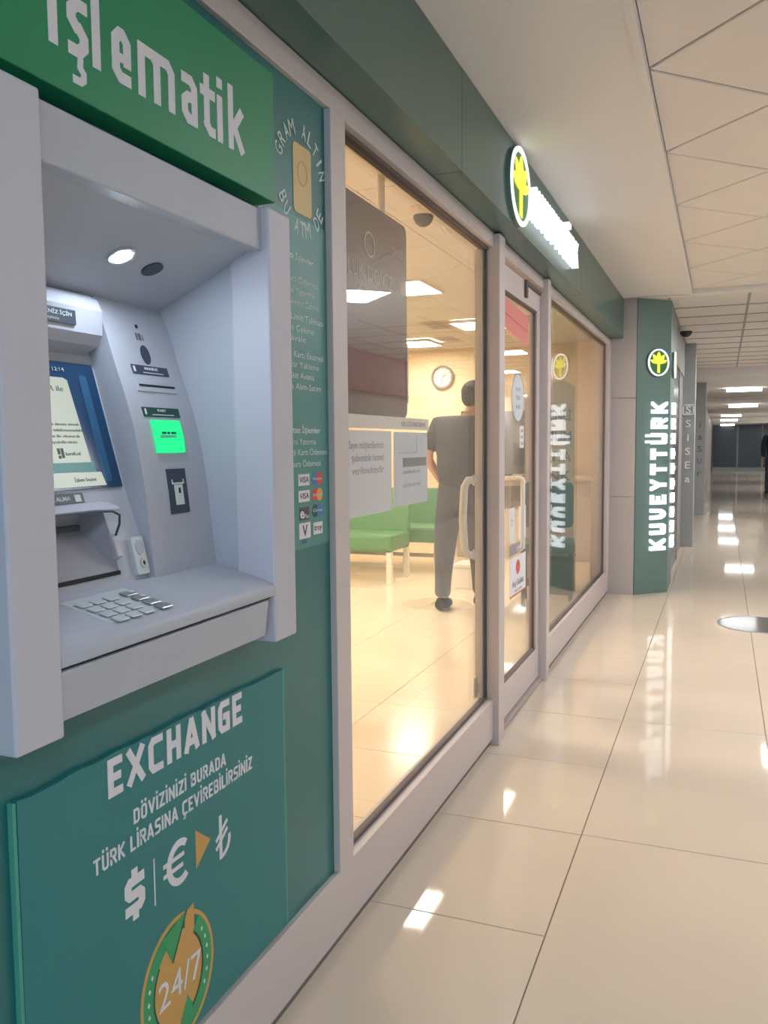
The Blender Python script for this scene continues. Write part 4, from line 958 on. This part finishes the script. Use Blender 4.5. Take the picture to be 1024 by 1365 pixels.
# ---------------------------------------------------------------- people
def skin_mesh(verts, edges, radii, m, name, parent, root=0, sub=1, post=None):
    me = bpy.data.meshes.new(name); o0 = origin_of(parent)
    me.from_pydata([Vector(v)-o0 for v in verts], edges, [])
    o = bpy.data.objects.new(name, me); COL.objects.link(o)
    o.modifiers.new('s', 'SKIN').use_smooth_shade = True
    for i, r in enumerate(radii):
        me.skin_vertices[0].data[i].radius = r if isinstance(r, tuple) else (r, r)
        me.skin_vertices[0].data[i].use_root = (i == root)
    sb = o.modifiers.new('d', 'SUBSURF'); sb.levels = sub; sb.render_levels = sub
    dg = bpy.context.evaluated_depsgraph_get()
    nm = bpy.data.meshes.new_from_object(o.evaluated_get(dg))
    bpy.data.objects.remove(o)
    for p in nm.polygons: p.use_smooth = True
    nm.materials.clear(); nm.materials.append(m)
    o = bpy.data.objects.new(name, nm); COL.objects.link(o); o.parent = parent
    return o
def person(loc, rz, label, J, mats, S=1.0, head_yaw=0.0, G=1.0):
    r = empty('person', loc, label, 'person')
    c, s_ = math.cos(rz), math.sin(rz)
    def P(p): x, y, z = p[0]*S, p[1]*S, p[2]*S; return Vector((loc[0]+x*c-y*s_, loc[1]+x*s_+y*c, loc[2]+z))
    # continuous body: pelvis-up spine, arms with hands, legs
    V, E, R = [], [], []
    def add(p, rad, par=None):
        V.append(P(p)); R.append((rad[0]*S, rad[1]*S) if isinstance(rad, tuple) else rad*S)
        if par is not None: E.append((par, len(V)-1))
        return len(V)-1
    pel = add(J['pelvis'], (.105, .085)); wa = add(J['waist'], (.11, .08), pel); chst = add(J['chest'], (.135, .09), wa); nb = add(J['neck'], .06, chst); nt_ = add(J['neck2'], .052, nb)
    hc = J['head']
    h0 = add((hc[0], hc[1]+.012, hc[2]-.045), (.064, .070), nt_); h1 = add((hc[0], hc[1]+.004, hc[2]+.02), (.076, .088), h0); h2 = add((hc[0], hc[1], hc[2]+.07), (.066, .076), h1); h3 = add((hc[0], hc[1]-.004, hc[2]+.098), (.036, .04), h2)
    for sd in ('L', 'R'):
        sh_ = add(J['sh'+sd], .05, chst); el = add(J['el'+sd], .040, sh_); wr = add(J['wr'+sd], .028, el)
        a = Vector(J['wr'+sd]); d = (a-Vector(J['el'+sd])).normalized(); pm = add(tuple(a+d*.06), (.036, .018), wr)
        side = Vector((1 if sd == 'L' else -1, 0, 0)); up = d.cross(side).normalized(); across = up.cross(d).normalized()
        for k_, (off, ln) in enumerate(((-.027, .075), (-.009, .088), (.009, .082), (.026, .062))):
            b0 = a+d*.10+up*off; f0 = add(tuple(b0), .0095, pm); f1_ = add(tuple(b0+d*ln*.55+across*.008), .009, f0); add(tuple(b0+d*ln+across*.03), .0075, f1_)
        th = add(tuple(a+d*.05-up*.04), .011, pm); add(tuple(a+d*.095-up*.052), .009, th)
    for sd in ('L', 'R'):
        hp_ = add(J['hip'+sd], .075, pel); kn = add(J['kn'+sd], .052, hp_); an = add(J['an'+sd], .036, kn); fp = Vector(J['an'+sd])+Vector((0, .11, -.045)); add(tuple(fp), (.032, .025), an)
    body = skin_mesh(V, E, R, M['skin'], 'body', r, 0, 2)
    # face turned on the neck
    cy_, sy_ = math.cos(head_yaw), math.sin(head_yaw)
    def Hd(x, y, z): return P((hc[0]+x*cy_-y*sy_, hc[1]+x*sy_+y*cy_, hc[2]+z))
    fh = Fr(Hd(0, 0, 0), Hd(1, 0, 0)-Hd(0, 0, 0), Hd(0, 1, 0)-Hd(0, 0, 0), (0, 0, 1))
    MB(fh).sphere((0, .095*S, -.012*S), (.013*S, .018*S, .022*S), 10, 6).build('nose', M['skin'], body, smooth=True)
    for sx_ in (-1, 1):
        MB(fh).sphere((sx_*.075*S, -.002*S, -.005*S), (.010*S, .018*S, .030*S), 10, 6).build('ear', M['skin'], body, smooth=True)
        MB(fh).sphere((sx_*.031*S, .080*S, .015*S), (.012*S, .008*S, .008*S), 10, 6).build('eye', M['white'], body, smooth=True)
    MB(fh).sphere((0, .080*S, -.052*S), (.024*S, .010*S, .006*S), 10, 6).build('mouth', mats['lip'], body, smooth=True)
    hr = MB(fh); hr.sphere((0, -.010*S, .035*S), (.086*S, .098*S, .088*S), 18, 8, 0, math.pi*.56).sphere((0, -.040*S, .0), (.078*S, .066*S, .075*S), 16, 8)
    hr.build('hair', M['hair'], r, smooth=True)
    # clothes
    V, E, R = [], [], []
    w0 = J['waist']; pz = J['pelvis']
    b0 = add((pz[0], pz[1], pz[2]-.12), (.160*G, .112*G)); b1 = add((w0[0], w0[1], w0[2]+.02), (.165*G, .118*G), b0); b2 = add(J['chest'], (.172*G, .112*G), b1); b3 = add((J['neck'][0], J['neck'][1], J['neck'][2]-.035), (.125, .080), b2); b4 = add((J['neck'][0], J['neck'][1], J['neck'][2]+.03), (.066, .064), b3)
    for sd in ('L', 'R'):
        s0, e0 = Vector(J['sh'+sd]), Vector(J['el'+sd])
        q0 = add(tuple(s0), .074, b2); q1 = add(tuple(s0.lerp(e0, .5)), .070, q0); add(tuple(s0.lerp(e0, mats.get('sleeve', .85))), .066, q1)
        if mats.get('long'):
            add(J['wr'+sd], .045, len(V)-1)
    skin_mesh(V, E, R, mats['top'], 'shirt', r, 0, 2)
    V, E, R = [], [], []
    t0 = add((pz[0], pz[1], pz[2]+.10), (.150*G, .108*G)); t1 = add((pz[0], pz[1], pz[2]-.05), (.155*G, .115*G), t0)
    for sd in ('L', 'R'):
        h_, k1, a1_ = Vector(J['hip'+sd]), Vector(J['kn'+sd]), Vector(J['an'+sd])
        q0 = add(tuple(h_+Vector((0, 0, -.06))), .092*G, t1); q1 = add(tuple(h_.lerp(k1, .55)), .084*G, q0); q2 = add(tuple(k1), .070*G, q1); q3 = add(tuple(k1.lerp(a1_, .6)), .066, q2); add(tuple(a1_+Vector((0, .005, .01))), .064, q3)
    skin_mesh(V, E, R, mats['legs'], 'trousers', r, 0, 2)
    for sd in ('L', 'R'):
        a = Vector(J['an'+sd]); sb = MB()
        pts = [P(tuple(a+Vector((0, -.055, -.030)))), P(tuple(a+Vector((0, .0, -.020)))), P(tuple(a+Vector((0, .09, -.035)))), P(tuple(a+Vector((0, .165, -.048))))]
        sb.tube([tuple(p) for p in pts], [.040*S, .050*S, .046*S, .030*S], 14); o = sb.build('shoe', M['shoe'], r, bevel=0.0, smooth=True)
        z0 = P((0, 0, 0)).z-origin_of(r).z
        for v in o.data.vertices: v.co.z = max(v.co.z, z0+.001)
    return r
J1 = dict(pelvis=(0, 0, .93), waist=(0, -.01, 1.05), chest=(.01, .0, 1.27), neck=(.05, .01, 1.44), neck2=(.07, .02, 1.49), head=(.085, .03, 1.575),
          shL=(-.195, -.01, 1.375), elL=(-.255, -.07, 1.14), wrL=(-.205, .10, .96), shR=(.205, .0, 1.375), elR=(.275, -.02, 1.12), wrR=(.24, .16, .96),
          hipL=(-.10, 0, .88), knL=(-.135, -.02, .48), anL=(-.145, -.06, .085), hipR=(.10, 0, .88), knR=(.09, .10, .49), anR=(.075, .20, .085))
lipm = mat('lip', (168, 104, 92), .6)
person((-1.80, 6.12, 0), 0.0, 'person in dark polo shirt and trousers standing inside the shop, back turned', J1, dict(top=M['shirt'], legs=M['trouser'], lip=lipm), 1.02, -.75, 1.24)
J2 = dict(J1); J2.update(elL=(-.22, .02, 1.10), wrL=(-.20, .10, .88), elR=(.22, -.06, 1.10), wrR=(.20, -.06, .86), neck2=(0, .02, 1.48), head=(0, .03, 1.565), neck=(0, .01, 1.43), knL=(-.085, .10, .49), anL=(-.085, .16, .085), knR=(.085, .02, .48), anR=(.085, -.16, .10))
person((1.10, 21.8, 0), 0.2, 'person in a dark teal coat walking away far down the corridor, cut by the edge', J2, dict(top=M['teal_cloth'], legs=M['trouser'], lip=lipm, long=True, sleeve=.95), 1.0, 0.0)
